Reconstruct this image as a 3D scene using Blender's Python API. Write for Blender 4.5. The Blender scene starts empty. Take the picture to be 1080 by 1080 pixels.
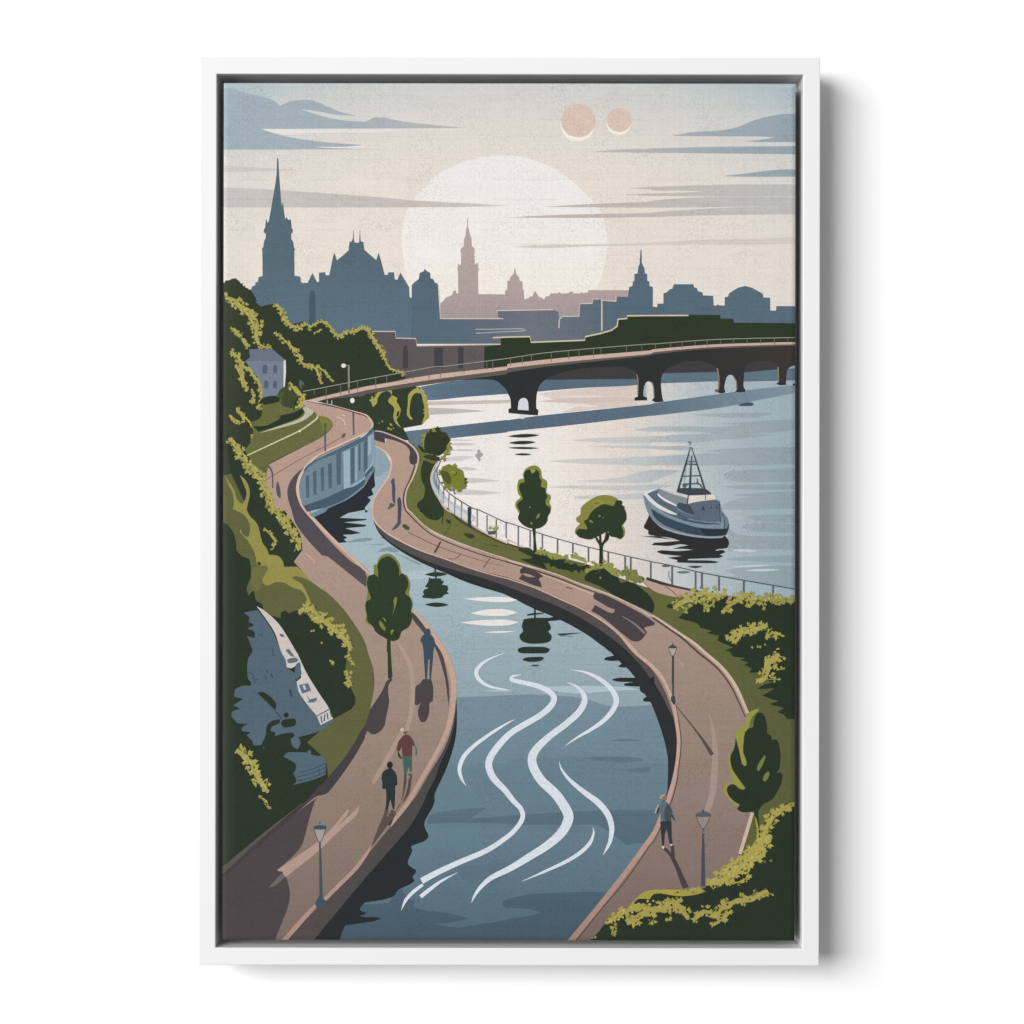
import bpy, bmesh, math, random
from mathutils import Vector
from mathutils.geometry import delaunay_2d_cdt

scene = bpy.context.scene
COL = scene.collection
CAM_D = 1.8                      # metres from the lens to the front of the frame
MM = 0.001                       # one millimetre on the wall
RECESS = 0.003                   # canvas face sits this far behind the frame front
KC = (CAM_D + RECESS) / CAM_D
TILT = math.radians(-0.08)       # the frame hangs a hair off level
CX, CY = 537.2, 539.2            # centre of the frame
E_PRINT = 1.17                   # light falling on the print, for choosing ink colours

# ------------------------------------------------------------------ ink
def lin(c):
    c = c / 255.0
    return c / 12.92 if c <= 0.04045 else ((c + 0.055) / 1.055) ** 2.4
def ink(rgb):
    g = 0.3 * rgb[0] + 0.59 * rgb[1] + 0.11 * rgb[2]
    rgb = [v + (g - v) * 0.08 for v in rgb]
    return tuple(min(0.95, lin(v) / E_PRINT) for v in rgb) + (1.0,)

def new_group():
    g = bpy.data.node_groups.new('canvas_weave', 'ShaderNodeTree')
    g.interface.new_socket('Color', in_out='INPUT', socket_type='NodeSocketColor')
    g.interface.new_socket('Shader', in_out='OUTPUT', socket_type='NodeSocketShader')
    n, l = g.nodes, g.links
    gi, go = n.new('NodeGroupInput'), n.new('NodeGroupOutput')
    tc = n.new('ShaderNodeTexCoord')
    def math_(op, a, b=None, c=None):
        m = n.new('ShaderNodeMath'); m.operation = op
        for i, v in enumerate((a, b, c)):
            if v is None: continue
            if isinstance(v, (int, float)): m.inputs[i].default_value = v
            else: l.new(v, m.inputs[i])
        return m.outputs[0]
    # threads: small cells of 1.15 mm, each a little lighter or darker
    sc = n.new('ShaderNodeVectorMath'); sc.operation = 'SCALE'; sc.inputs['Scale'].default_value = 1000 / 1.12
    l.new(tc.outputs['Object'], sc.inputs[0])
    fl = n.new('ShaderNodeVectorMath'); fl.operation = 'FLOOR'; l.new(sc.outputs[0], fl.inputs[0])
    sp = n.new('ShaderNodeSeparateXYZ'); l.new(fl.outputs[0], sp.inputs[0])
    cb = n.new('ShaderNodeCombineXYZ'); l.new(sp.outputs['X'], cb.inputs[0]); l.new(sp.outputs['Z'], cb.inputs[1])
    wn = n.new('ShaderNodeTexWhiteNoise'); wn.noise_dimensions = '2D'; l.new(cb.outputs[0], wn.inputs['Vector'])
    rn = n.new('ShaderNodeTexWhiteNoise'); rn.noise_dimensions = '1D'; l.new(sp.outputs['Z'], rn.inputs['W'])
    pn = n.new('ShaderNodeTexNoise'); pn.inputs['Scale'].default_value = 28; pn.inputs['Detail'].default_value = 2
    l.new(tc.outputs['Object'], pn.inputs['Vector'])
    mp = n.new('ShaderNodeMapping'); mp.inputs['Scale'].default_value = (14, 14, 60)
    l.new(tc.outputs['Object'], mp.inputs['Vector'])
    hn = n.new('ShaderNodeTexNoise'); hn.inputs['Scale'].default_value = 1.0; hn.inputs['Detail'].default_value = 1
    l.new(mp.outputs[0], hn.inputs['Vector'])
    patch = n.new('ShaderNodeMapRange'); l.new(pn.outputs[0], patch.inputs[0])
    patch.inputs[1].default_value = 0.25; patch.inputs[2].default_value = 0.75
    rowp = math_('MULTIPLY', math_('GREATER_THAN', rn.outputs[0], 0.86), math_('GREATER_THAN', hn.outputs[0], 0.52))
    dots = math_('GREATER_THAN', wn.outputs[0], 0.80)
    rdots = math_('MULTIPLY', math_('GREATER_THAN', wn.outputs[0], 0.42), rowp)
    dark = math_('MAXIMUM', math_('MULTIPLY', dots, patch.outputs[0]), math_('MULTIPLY', rdots, 0.55))
    f1 = math_('MULTIPLY_ADD', dark, -0.26, 1.01)
    cn = n.new('ShaderNodeTexWhiteNoise'); cn.noise_dimensions = '1D'; l.new(sp.outputs['X'], cn.inputs['W'])
    threads = math_('MULTIPLY_ADD', math_('ADD', cn.outputs[0], rn.outputs[0]), 0.032, -0.003)
    fine = math_('ADD', math_('MULTIPLY_ADD', wn.outputs[0], 0.13, 0.915), threads)
    fac = math_('MULTIPLY', f1, fine)
    mx = n.new('ShaderNodeVectorMath'); mx.operation = 'SCALE'
    l.new(gi.outputs[0], mx.inputs[0]); l.new(fac, mx.inputs['Scale'])
    # woven relief
    wv = n.new('ShaderNodeTexWave'); wv.wave_type = 'BANDS'; wv.bands_direction = 'Z'; wv.inputs['Scale'].default_value = 260
    wv.inputs['Distortion'].default_value = 1.2
    l.new(tc.outputs['Object'], wv.inputs['Vector'])
    bp = n.new('ShaderNodeBump'); bp.inputs['Strength'].default_value = 0.10; bp.inputs['Distance'].default_value = 0.0004
    l.new(wv.outputs['Fac'], bp.inputs['Height'])
    bs = n.new('ShaderNodeBsdfPrincipled'); bs.inputs['Roughness'].default_value = 0.85
    bs.inputs['Specular IOR Level'].default_value = 0.08
    l.new(mx.outputs[0], bs.inputs['Base Color']); l.new(bp.outputs[0], bs.inputs['Normal'])
    l.new(bs.outputs[0], go.inputs[0])
    return g
WEAVE = new_group()
_mats = {}
def flat(rgb):
    """printed ink of one colour"""
    key = tuple(rgb)
    if key not in _mats:
        m = bpy.data.materials.new('printed_ink'); m.use_nodes = True
        nt = m.node_tree; nt.nodes.clear()
        o = nt.nodes.new('ShaderNodeOutputMaterial'); g = nt.nodes.new('ShaderNodeGroup'); g.node_tree = WEAVE
        g.inputs[0].default_value = ink(rgb); nt.links.new(g.outputs[0], o.inputs[0])
        _mats[key] = m
    return _mats[key]
def px(x, y):
    """place on the print (millimetres from the photograph's corner) -> local x, z of the hanging thing"""
    wx = (x - 540.0) * KC - (CX - 540.0); wz = (540.0 - y) * KC - (540.0 - CY)
    c, s = math.cos(-TILT), math.sin(-TILT)          # TILT turns about the view axis
    return ((wx * c - wz * s) * MM, (wx * s + wz * c) * MM)
def grad(name, p0, p1, stops, radial=False, sx=1.0):
    """printed ink that runs from colour to colour across the sheet"""
    m = bpy.data.materials.new(name); m.use_nodes = True
    nt = m.node_tree; nt.nodes.clear(); n, l = nt.nodes, nt.links
    o = n.new('ShaderNodeOutputMaterial'); g = n.new('ShaderNodeGroup'); g.node_tree = WEAVE
    tc = n.new('ShaderNodeTexCoord')
    a = px(*p0); b = px(*p1)
    d = (b[0] - a[0], b[1] - a[1]); L2 = d[0] ** 2 + d[1] ** 2
    sub = n.new('ShaderNodeVectorMath'); sub.operation = 'SUBTRACT'; l.new(tc.outputs['Object'], sub.inputs[0])
    sub.inputs[1].default_value = (a[0], 0, a[1])
    if radial:
        mul = n.new('ShaderNodeVectorMath'); mul.operation = 'MULTIPLY'; l.new(sub.outputs[0], mul.inputs[0])
        R = math.sqrt(L2); mul.inputs[1].default_value = (sx / R, 0, 1 / R)
        dt = n.new('ShaderNodeVectorMath'); dt.operation = 'LENGTH'; l.new(mul.outputs[0], dt.inputs[0])
    else:
        dt = n.new('ShaderNodeVectorMath'); dt.operation = 'DOT_PRODUCT'; l.new(sub.outputs[0], dt.inputs[0])
        dt.inputs[1].default_value = (d[0] / L2, 0, d[1] / L2)
    r = n.new('ShaderNodeValToRGB'); l.new(dt.outputs['Value'], r.inputs[0])
    e = r.color_ramp.elements
    while len(e) < len(stops): e.new(0.5)
    for i, (t, c) in enumerate(stops):
        e[i].position = t
    for i, (t, c) in enumerate(stops):
        e[i].color = ink(c)
    l.new(r.outputs[0], g.inputs[0]); l.new(g.outputs[0], o.inputs[0])
    return m

# ------------------------------------------------------------------ drawing in print millimetres
Z72 = 150 / 1080
TILES = {}
for _i, _c in enumerate('abcd'):
    for _j, _r in enumerate('123456'):
        TILES[_c + _r] = ((235, 385, 535, 690)[_i], (87, 237, 387, 537, 687, 845)[_j], Z72)
for _k, _x, _y, _w in (('bo', 672, 460, 110), ('pi', 640, 360, 80), ('pa', 390, 760, 60), ('pb', 390, 810, 60),
                       ('pc', 675, 830, 60), ('pd', 385, 490, 60), ('la', 690, 670, 50), ('lf', 300, 360, 150),
                       ('tr', 540, 480, 150), ('ta', 755, 740, 84), ('tb', 755, 800, 84), ('bu', 620, 890, 220),
                       ('bh', 600, 580, 120), ('pn', 430, 440, 110), ('lg', 235, 287, 300), ('lh', 235, 690, 300)):
    TILES[_k] = (_x, _y, _w / 1080)
TILES['px'] = (0, 0, 1.0)

def pts(s):
    out, t = [], TILES['px']
    for w in s.split():
        if w in TILES: t = TILES[w]; continue
        hard = w.endswith('!')
        x, y = w.rstrip('!').split(',')
        out.append((t[0] + float(x) * t[2], t[1] + float(y) * t[2], hard))
    return out
def cr(p0, p1, p2, p3, t):
    t2, t3 = t * t, t * t * t
    return tuple(0.5 * (2 * b + (c - a) * t + (2 * a - 5 * b + 4 * c - d) * t2 + (3 * b - a - 3 * c + d) * t3)
                 for a, b, c, d in zip(p0, p1, p2, p3))
def spline(P, closed):
    n = len(P); out = []
    for i in range(n if closed else n - 1):
        a, b = P[i], P[(i + 1) % n]
        p0 = P[(i - 1) % n] if (closed or i > 0) else a
        p3 = P[(i + 2) % n] if (closed or i + 2 < n) else b
        if a[2]: p0 = a
        if b[2]: p3 = b
        L = math.hypot(b[0] - a[0], b[1] - a[1])
        # keep tangents in proportion to the shorter neighbour
        def lim(o, q, r):
            d = math.hypot(o[0] - q[0], o[1] - q[1])
            if d > 1.6 * L and d > 0:
                f = 1.6 * L / d
                return (q[0] + (o[0] - q[0]) * f, q[1] + (o[1] - q[1]) * f)
            return (o[0], o[1])
        q0, q3 = lim(p0, a, L), lim(p3, b, L)
        k = max(2, min(10, int(L / 1.6)))
        for j in range(k):
            out.append(cr(q0, a[:2], b[:2], q3, j / k))
    if not closed: out.append(P[-1][:2])
    return out
RECT = (234.0, 86.5, 840.0, 993.0)          # generous: the cloth is trimmed to the canvas later
def clip(poly):
    for ax, lim, sgn in ((0, RECT[0], 1), (0, RECT[2], -1), (1, RECT[1], 1), (1, RECT[3], -1)):
        out = []
        for i in range(len(poly)):
            a, b = poly[i - 1], poly[i]
            ia, ib = sgn * (a[ax] - lim) >= 0, sgn * (b[ax] - lim) >= 0
            if ia != ib:
                t = (lim - a[ax]) / (b[ax] - a[ax])
                out.append((a[0] + t * (b[0] - a[0]), a[1] + t * (b[1] - a[1])))
            if ib: out.append(b)
        poly = out
        if not poly: return []
    res = []
    for p in poly:
        if not res or math.hypot(p[0] - res[-1][0], p[1] - res[-1][1]) > 1e-3: res.append(p)
    return res if len(res) > 2 else []
def area(p):
    return 0.5 * sum(p[i - 1][0] * p[i][1] - p[i][0] * p[i - 1][1] for i in range(len(p)))
def union(polys):
    V, F = [], []
    for p in polys:
        p = clip(p)
        if len(p) < 3 or abs(area(p)) < 1e-3: continue
        if area(p) < 0: p = p[::-1]
        F.append(list(range(len(V), len(V) + len(p)))); V += [Vector(q) for q in p]
    if not F: return [], []
    vo, eo, fo, _, _, of = delaunay_2d_cdt(V, [], F, 0, 1e-4, True)
    box = []
    for f in F:
        q = [V[i] for i in f]
        box.append((min(p[0] for p in q), min(p[1] for p in q), max(p[0] for p in q), max(p[1] for p in q), q))
    keep = []
    for f in fo:
        x = sum(vo[i][0] for i in f) / len(f); y = sum(vo[i][1] for i in f) / len(f)
        if any(b[0] <= x <= b[2] and b[1] <= y <= b[3] and winding(b[4], x, y) for b in box): keep.append(f)
    return [tuple(v) for v in vo], keep
def winding(q, x, y):
    w = 0
    for i in range(len(q)):
        ax, ay = q[i - 1]; bx, by = q[i]
        if (ay <= y) != (by <= y):
            c = (bx - ax) * (y - ay) - (x - ax) * (by - ay)
            if by > ay and c > 0: w += 1
            elif by <= ay and c < 0: w -= 1
    return w != 0

LEVELS = []          # (bbox, level) of everything inked so far
def level(b):
    m = 0
    for c, k in LEVELS:
        if k >= m and b[0] < c[2] and c[0] < b[2] and b[1] < c[3] and c[1] < b[3]: m = k + 1
    LEVELS.append((b, m)); return m
STEP = 8e-6
class Motif:
    """one printed motif of the picture: one mesh, one ink per colour"""
    all = []
    def __init__(self, name, label=None, group=None):
        self.name, self.label, self.group = name, label, group; self.sh = []; Motif.all.append(self)
    def add(self, mat, polys):
        if not isinstance(mat, bpy.types.Material): mat = flat(mat)
        v, f = union(polys)
        if not f: return self
        xs = [p[0] for p in v]; ys = [p[1] for p in v]
        self.sh.append((mat, v, f, level((min(xs), min(ys), max(xs), max(ys)))))
        return self
    def p(self, mat, *ss):            # straight-sided outlines
        return self.add(mat, [[q[:2] for q in pts(s)] for s in ss])
    def c(self, mat, *ss):            # curved outlines, "!" keeps a corner
        return self.add(mat, [spline(pts(s), True) for s in ss])
    def e(self, mat, *es):            # ellipses (cx, cy, rx, ry[, degrees]) in millimetres
        o = []
        for t in es:
            cx, cy, rx, ry = t[:4]; a = math.radians(t[4]) if len(t) > 4 else 0; n = max(12, int((rx + ry) * 2.2))
            n = min(n, 64)
            o.append([(cx + rx * math.cos(q) * math.cos(a) - ry * math.sin(q) * math.sin(a),
                       cy + rx * math.cos(q) * math.sin(a) + ry * math.sin(q) * math.cos(a))
                      for q in (2 * math.pi * i / n for i in range(n))])
        return self.add(mat, o)
    def s(self, mat, *specs, straight=False):   # brush strokes ("path", width or [widths])
        return self.add(mat, [ribbon(s, w, straight) for s, w in zip(specs[::2], specs[1::2])])
    def l(self, mat, *lens):          # pointed lens shapes ("x0,y0 x1,y1", height)
        o = []
        for s, h in zip(lens[::2], lens[1::2]):
            a, b = pts(s)[:2]; up, dn = [], []
            for i in range(13):
                t = i / 12; k = math.sin(math.pi * t) ** 0.8 * h / 2
                x = a[0] + (b[0] - a[0]) * t; y = a[1] + (b[1] - a[1]) * t
                up.append((x, y - k)); dn.append((x, y + k))
            o.append(up + dn[-2:0:-1])
        return self.add(mat, o)
    def leaves(self, mat, path, w, size, dens=1.0, seed=1, core=0.5, spiky=0.5, tone=True):
        """ragged band of foliage along a path: pointed leaf clumps over a narrow core, with darker and paler leaves"""
        w *= 1.3; size *= 0.92; core *= 1.3
        rnd = random.Random(seed); P = spline(pts(path), False)
        L = [0]
        for a, b in zip(P, P[1:]): L.append(L[-1] + math.hypot(b[0] - a[0], b[1] - a[1]))
        def at(t):
            i = 0
            while i < len(P) - 2 and L[i + 1] < t: i += 1
            f = (t - L[i]) / max(1e-6, L[i + 1] - L[i])
            dx, dy = P[i + 1][0] - P[i][0], P[i + 1][1] - P[i][1]; d = math.hypot(dx, dy) or 1
            return P[i][0] + dx * f, P[i][1] + dy * f, -dy / d, dx / d
        polys = []
        if core:
            m = max(4, int(L[-1] / (size * 0.9))); up, dn = [], []
            for q in range(m + 1):
                x, y, nx, ny = at(L[-1] * q / m); k = math.sin(math.pi * (0.06 + 0.88 * q / m)) ** 0.5
                a, b = w * core * 0.5 * k * rnd.uniform(0.45, 1.25), w * core * 0.5 * k * rnd.uniform(0.45, 1.25)
                up.append((x + nx * a, y + ny * a)); dn.append((x - nx * b, y - ny * b))
            polys.append(up + dn[::-1])
        def scatter(n, sz, spread):
            out = []
            for q in range(n):
                t = L[-1] * (q + rnd.random()) / n; x, y, nx, ny = at(t)
                taper = 0.5 + 0.5 * math.sin(math.pi * min(1, max(0, t / L[-1]))) ** 0.5
                o = rnd.uniform(-0.5, 0.5) * spread * w * taper
                a = math.atan2(ny * (1 if o >= 0 else -1), nx * (1 if o >= 0 else -1)) if abs(o) > 0.2 * w else rnd.random() * 6.28
                out += clump(rnd, x + nx * o, y + ny * o, a + rnd.uniform(-0.9, 0.9), sz * rnd.uniform(0.7, 1.2) * (0.7 + 0.3 * taper), spiky)
            return out
        n = max(2, int(L[-1] * (w + size * 0.5) / (size * size * 1.6) * dens))
        polys += scatter(n, size, 0.95)
        self.add(mat, polys)
        if tone and core and not isinstance(mat, bpy.types.Material) and w > 3.5:
            shade = lambda r, g_, b_: (int(mat[0] * r), int(mat[1] * g_), int(mat[2] * b_))
            self.add(shade(0.72, 0.78, 0.82), scatter(max(1, int(n * 0.3)), size * 0.62, 0.85))
            self.add(shade(1.1, 1.06, 1.12), scatter(max(1, int(n * 0.3)), size * 0.6, 0.75))
            if w > 5: self.add(DARK, scatter(max(1, int(n * 0.16)), size * 0.5, 0.9))
        return self
def clump(rnd, x, y, a, s, spiky):
    """a fan of two or three pointed leaves"""
    out = []
    for k in range(rnd.choice((2, 3, 3))):
        b = a + (k - 1) * rnd.uniform(0.6, 1.0); ln = s * rnd.uniform(0.6, 1.0) * (0.8 + 0.45 * spiky); wd = ln * rnd.uniform(0.3, 0.42) * (1.25 - 0.4 * spiky)
        c, d = math.cos(b), math.sin(b)
        f = lambda u, v: (x + u * c - v * d, y + u * d + v * c)
        out.append([f(-0.15 * ln, 0), f(0.15 * ln, -wd), f(0.55 * ln, -wd * 0.75), f(ln, 0), f(0.5 * ln, wd * 0.8), f(0.12 * ln, wd)])
    return out
def ribbon(s, w, straight):
    P0 = pts(s)
    P = [q[:2] for q in P0] if straight else spline(P0, False)
    ws = w if isinstance(w, (list, tuple)) else [w]
    L = [0]
    for a, b in zip(P, P[1:]): L.append(L[-1] + math.hypot(b[0] - a[0], b[1] - a[1]))
    # widths are spread over the control points when there is one per point
    if len(ws) == len(P0) and len(P0) > 2:
        kl = [0]; j = 0
        for q in P0[1:]:
            while j < len(P) - 1 and math.hypot(P[j][0] - q[0], P[j][1] - q[1]) > 1e-6: j += 1
            kl.append(L[j])
    else: kl = [L[-1] * i / max(1, len(ws) - 1) for i in range(len(ws))]
    def wid(d):
        if len(ws) == 1: return ws[0]
        for i in range(len(kl) - 1):
            if d <= kl[i + 1] + 1e-9:
                t = (d - kl[i]) / max(1e-9, kl[i + 1] - kl[i]); return ws[i] + (ws[i + 1] - ws[i]) * t
        return ws[-1]
    up, dn = [], []
    for i, p in enumerate(P):
        a, b = P[max(0, i - 1)], P[min(len(P) - 1, i + 1)]
        dx, dy = b[0] - a[0], b[1] - a[1]; d = math.hypot(dx, dy) or 1
        k = wid(L[i]) / 2
        up.append((p[0] - dy / d * k, p[1] + dx / d * k)); dn.append((p[0] + dy / d * k, p[1] - dx / d * k))
    return up + dn[::-1]
# ================================================================== THE PICTURE, back to front
M = Motif
DARK, DARK2 = (43, 54, 40), (52, 62, 47)
LEAF, LEAF2, OLIVE = (168, 160, 80), (190, 174, 104), (103, 107, 58)
LINE = (212, 199, 184)
# ---- sky
SKY = grad('printed_sky_ink', (537, 300), (537, 50), [(0.0, (238, 225, 213)), (0.55, (231, 222, 211)), (0.74, (219, 214, 208)),
           (0.87, (207, 209, 205)), (1.0, (176, 193, 199))], radial=True, sx=0.5)
M('printed_sky').p(SKY, 'px 230,80 845,80 845,425 230,425')
CG = grad('printed_cloud_ink', (236, 0), (480, 0), [(0, (160, 177, 187)), (0.55, (165, 177, 184)), (1, (190, 187, 184))])
CR = grad('printed_cloud_ink', (620, 0), (838, 0), [(0, (198, 190, 184)), (0.3, (182, 184, 186)), (0.55, (165, 176, 183)), (1, (150, 166, 175))])
CW = grad('printed_cloud_ink', (600, 0), (838, 0), [(0, (199, 184, 176)), (0.5, (198, 190, 184)), (1, (193, 192, 191))])
M('printed_cloud', 'broad blue grey cloud bank in the upper left corner').c(CG,
  'a1 -20,60 190,85! 290,105 370,130 440,178! 500,145 600,132 690,140 790,180 900,225 1020,252! 860,245 740,222 590,203! 720,245 860,280 1080,297 b1 60,270 135,265 220,282 300,298 600,330 770,345! 600,347 0,350 a1 290,352! 400,390 560,425 800,455 1070,475! 900,488 700,486! 850,500 b1 320,512! 0,508 a1 -20,510!').c((229, 224, 217),
  'a1 290,352! 600,352 b1 0,351 400,349 800,355! 500,372 0,376 a1 800,382 500,396 380,378', 'a1 700,489! 900,490 1070,478 1080,495 860,499')
M('printed_cloud', 'short grey streak left of the spire').c((207, 200, 197), 'a1 -20,626! 250,645 400,655 600,668! 300,674 -20,678!')
M('printed_sun', 'large pale sun disc behind the skyline').c(grad('printed_sun_ink', (532, 165), (532, 320), [(0, (240, 235, 231)), (0.5, (243, 236, 231)), (1, (244, 236, 227))]),
  'px 424,258 425.2,237 431,218 440.4,206 454.4,189.6 474,177 498,168 527,164 552,166 577,174.5 602,189.8 625.5,212.5 635,227 640.5,251 638.8,275 630,303 615,335 440,335 430,300')
M('printed_cloud', 'long mauve streak running into the left side of the sun').c(grad('printed_cloud_ink', (236, 0), (540, 0), [(0, (200, 196, 192)), (0.6, (200, 190, 184)), (1, (214, 203, 196))]),
  'a1 -20,795! 400,815 1080,862 b1 100,870 400,897 800,918 1090,937! 800,945 300,948 a1 -20,948!')
M('printed_cloud', 'blue grey cloud rising to the right edge').c(CR, 'd1 140,405! 300,375 500,365 640,335 780,280 950,243 1100,236! 1100,452! 820,452 690,446! 800,436 920,418! 800,410 500,410')
M('printed_cloud', 'blue grey streak below the two small suns').c(CR, 'c1 640,528! 850,508 1080,503 d1 0,500 400,490 1100,482! 1100,545! 400,538 0,534 c1 850,532')
M('printed_cloud', 'short grey wedge at the right edge').c(CR, 'd1 510,711! 700,690 900,665 1100,658! 1100,715! 700,716')
M('printed_cloud', 'forked grey streak at the right edge').c(CW, 'c1 910,803! 1080,795 d1 200,785 560,775 1100,775! 1100,865! 500,865 d1 0,861 c1 870,852! d1 0,842 200,836 380,828! 200,822 0,820 c1 1080,812')
M('printed_cloud', 'mauve streak across the right side of the sun, upper').c(CW, 'c1 270,945! 600,925 1080,905 d1 0,895 400,870 1100,869! 1100,942! 800,942 500,945 0,950 c1 600,948')
M('printed_cloud', 'mauve streak across the right side of the sun, lower').c(CW, 'c1 0,1025! 400,1005 1080,990 d1 0,985 400,958 800,944 1100,943! 1100,1000! 400,1010 0,1020 c1 600,1028')
M('printed_cloud', 'faint thin streak low across the sun').c((216, 206, 197), 'c2 30,168! 300,152 700,148 1080,138 d2 0,132 400,115 1100,95! 1100,145! 500,150 0,155 c2 600,165 300,178')
for cx, cy, rx, ry, lx, ly, lr, lb in ((540, 290, 132, 126, 533, 320, 129, 'larger of the two small peach discs'), (850, 285, 95, 90, 847, 305, 94, 'smaller of the two small peach discs')):
    f = lambda x, y: (535 + x * Z72, 87 + y * Z72)
    M('printed_small_sun', lb).e((246, 239, 229), (*f(lx, ly), lr * Z72, lr * Z72)).e((222, 197, 182), (*f(cx, cy), rx * Z72, ry * Z72))

# ---- far skyline
PINK = grad('printed_building_ink', (0, 270), (0, 345), [(0, (182, 165, 160)), (0.6, (177, 159, 156)), (1, (166, 151, 154))])
M('printed_church_tower', 'pale mauve tower in front of the sun').p(PINK,
  'b2 572,722 572,597 595,578 615,552 640,545 660,535 668,512 675,500 688,500 695,522 708,522 706,362 700,345 704,310 710,290 720,310 728,302 730,220 724,205 728,182 750,162 752,105 762,90 765,45 774,12 b1 775,1028 781,1028 b2 782,12 791,42 795,70 808,100 812,165 830,178 834,205 830,222 836,305 846,292 852,286 860,300 864,345 858,365 862,527 1065,529 1075,529 1080,722')
M('printed_city_block', 'pale mauve low city with a domed turret').p(PINK,
  'b2 1064,722 1064,500 1080,490 c2 0,428 20,425 22,400 46,375 54,340 60,330 68,372 90,400 96,428 116,430 118,488 125,492 130,568 165,556 172,545 190,545 200,522 213,502 224,522 238,545 260,554 280,568 290,545 320,540 330,522 388,520 394,508 406,522 470,520 475,508 498,508 502,522 555,520 560,510 572,518 610,515 615,497 925,497 925,720 560,722', 'c2 1062,432 1080,430 1086,480 1062,480')
BLUE = grad('printed_building_ink', (235, 0), (838, 0), [(0, (88, 109, 123)), (0.36, (86, 106, 121)), (0.47, (98, 110, 123)), (0.54, (112, 118, 129)), (0.62, (100, 112, 124)), (0.70, (86, 107, 122)), (1, (89, 110, 125))])
BLV = grad('printed_building_ink', (0, 200), (0, 360), [(0, (84, 106, 117)), (0.5, (87, 108, 120)), (1, (94, 115, 134))])
M('printed_church_tower', 'tall slate blue tower with a needle spire on the left').p(BLV,
  'a1 412,575 409,690 400,760 380,880 350,1050 340,1068 330,1032 322,1080 a2 325,0 320,25 310,38 312,60 325,68 326,100 315,120 306,175 295,180 300,195 302,390 270,398 268,430 248,440 245,460 222,470 215,490 200,500 200,900 640,900 642,442 600,442 593,430 590,395 545,387 543,200 550,185 540,172 535,128 520,110 520,68 530,60 533,40 522,22 a1 522,1080 514,1035 500,1045 480,1020 474,1040 468,1000 457,908 448,950 440,860 428,700 421,575').c((88, 107, 122), 'a1 440,960! 446,940 456,908! 462,990 468,1040 450,1040')
M('printed_castle', 'slate blue castle with gables and two flag poles').p(BLV,
  'a2 630,900 632,448 645,440 660,408 680,366 694,392 716,436 730,436 730,363 778,361 782,385 808,383 815,350 835,250 846,210 855,235 866,270 910,235 955,195 962,132 980,125 988,100 990,40 993,40 996,120 1003,136 1035,136 1037,110 1040,40 1043,40 1046,112 1050,128 1068,130 1075,190 b2 0,195 85,268 103,212 120,265 150,382 172,380 178,361 220,361 226,415 245,419 268,363 290,400 336,475 340,552 357,552 357,900').p((72, 90, 107),
  'a2 655,760 655,530 668,500 682,495 698,510 705,540 705,760').s((205, 192, 182), 'b2 336,478 340,548', 0.6, straight=True)
M('printed_tower_block', 'slate blue block with a stepped top').p(BLUE,
  'b2 352,905 354,460 375,437 408,412 414,368 445,352 455,335 465,350 495,365 498,405 520,415 530,440 552,447 562,600 570,715 600,715 600,905')
M('printed_city_block', 'grey blue low blocks at the middle of the skyline').p(BLUE,
  'b2 565,905 565,718 1050,718 1010,700 1008,655 c2 0,650 350,648 388,660 395,720 415,700 545,695 550,600 645,597 650,562 695,568 718,575 828,585 830,547 930,547 935,700 c2 850,900').s(LINE,
  'b2 556,455 568,600 570,713 1050,713', 0.9, 'c2 -80,653 350,645', 1.0, 'c2 392,785 395,720 418,697 545,695 550,600 645,597 652,562 690,566', 1.1, 'c2 718,805 718,575 825,580 826,545', 1.5, straight=True).s((176, 178, 182),
  'b2 838,795 c2 120,790 140,800 120,806 b2 842,824', 0.9, straight=True)
M('printed_church_tower', 'slate blue tower with a thin spire on the right').p(BLUE,
  'c2 915,900 918,545 925,475 950,465 955,430 965,428 965,375 990,370 995,320 1005,300 1012,195 1015,185 1020,195 1022,290 1030,310 1042,330 1046,372 1063,372 1063,428 1076,430 1076,466 1106,472 1106,622 1130,626 1130,900')
M('printed_tower_block', 'slate blue terraced block with a flat top').p(BLUE,
  'd2 -10,800 -10,627 22,625 24,600 70,598 70,520 92,515 122,488 138,485 148,452 298,452 302,475 322,480 332,505 365,512 370,537 447,539 452,614 478,612 482,600 490,612 536,614 540,800')
M('printed_domed_hall', 'slate blue hall with a low dome').p(BLUE,
  'd2 533,800 535,552 560,545 568,522 600,500 640,478 692,465 740,478 790,505 825,525 828,552 880,554 882,652 925,652 928,618 1090,618 1090,800')
M('printed_embankment_wall').p(grad('printed_stone_ink', (380, 0), (520, 0), [(0, (92, 85, 87)), (1, (99, 90, 91))]),
  'a2 1060,812 b2 230,812 234,862 386,866 394,922 1035,910 c2 200,1080 b3 1080,25 560,110 300,150 100,175 b2 0,1040').p((68, 67, 73),
  'b2 286,1090 286,960 296,920 308,912 320,922 326,960 326,1090', 'b2 525,1090 525,935 590,935 590,1090', 'b2 706,1090 706,932 748,932 748,1090').s(LINE,
  'b2 55,810 230,811 234,861 386,865 394,920 1035,908', 1.0, straight=True)
M('printed_wooded_bank').p((47, 58, 41), 'b2 905,1090 905,927 1030,912 1030,862 c2 0,858 170,852 182,895 590,880 595,852 700,828 790,803 832,775 850,720 915,714 918,692 1080,692 d2 0,692 260,690 262,685 500,685 503,712 600,715 605,744 1090,748 1090,960 0,1050 c2 0,1090').s((214, 198, 168),
  'b2 970,858 c2 0,853 172,850 180,893 590,877 592,850 700,828 790,802 835,770 840,718 910,712 908,692 1080,690 d2 0,690 260,689', 1.5, straight=True)

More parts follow.
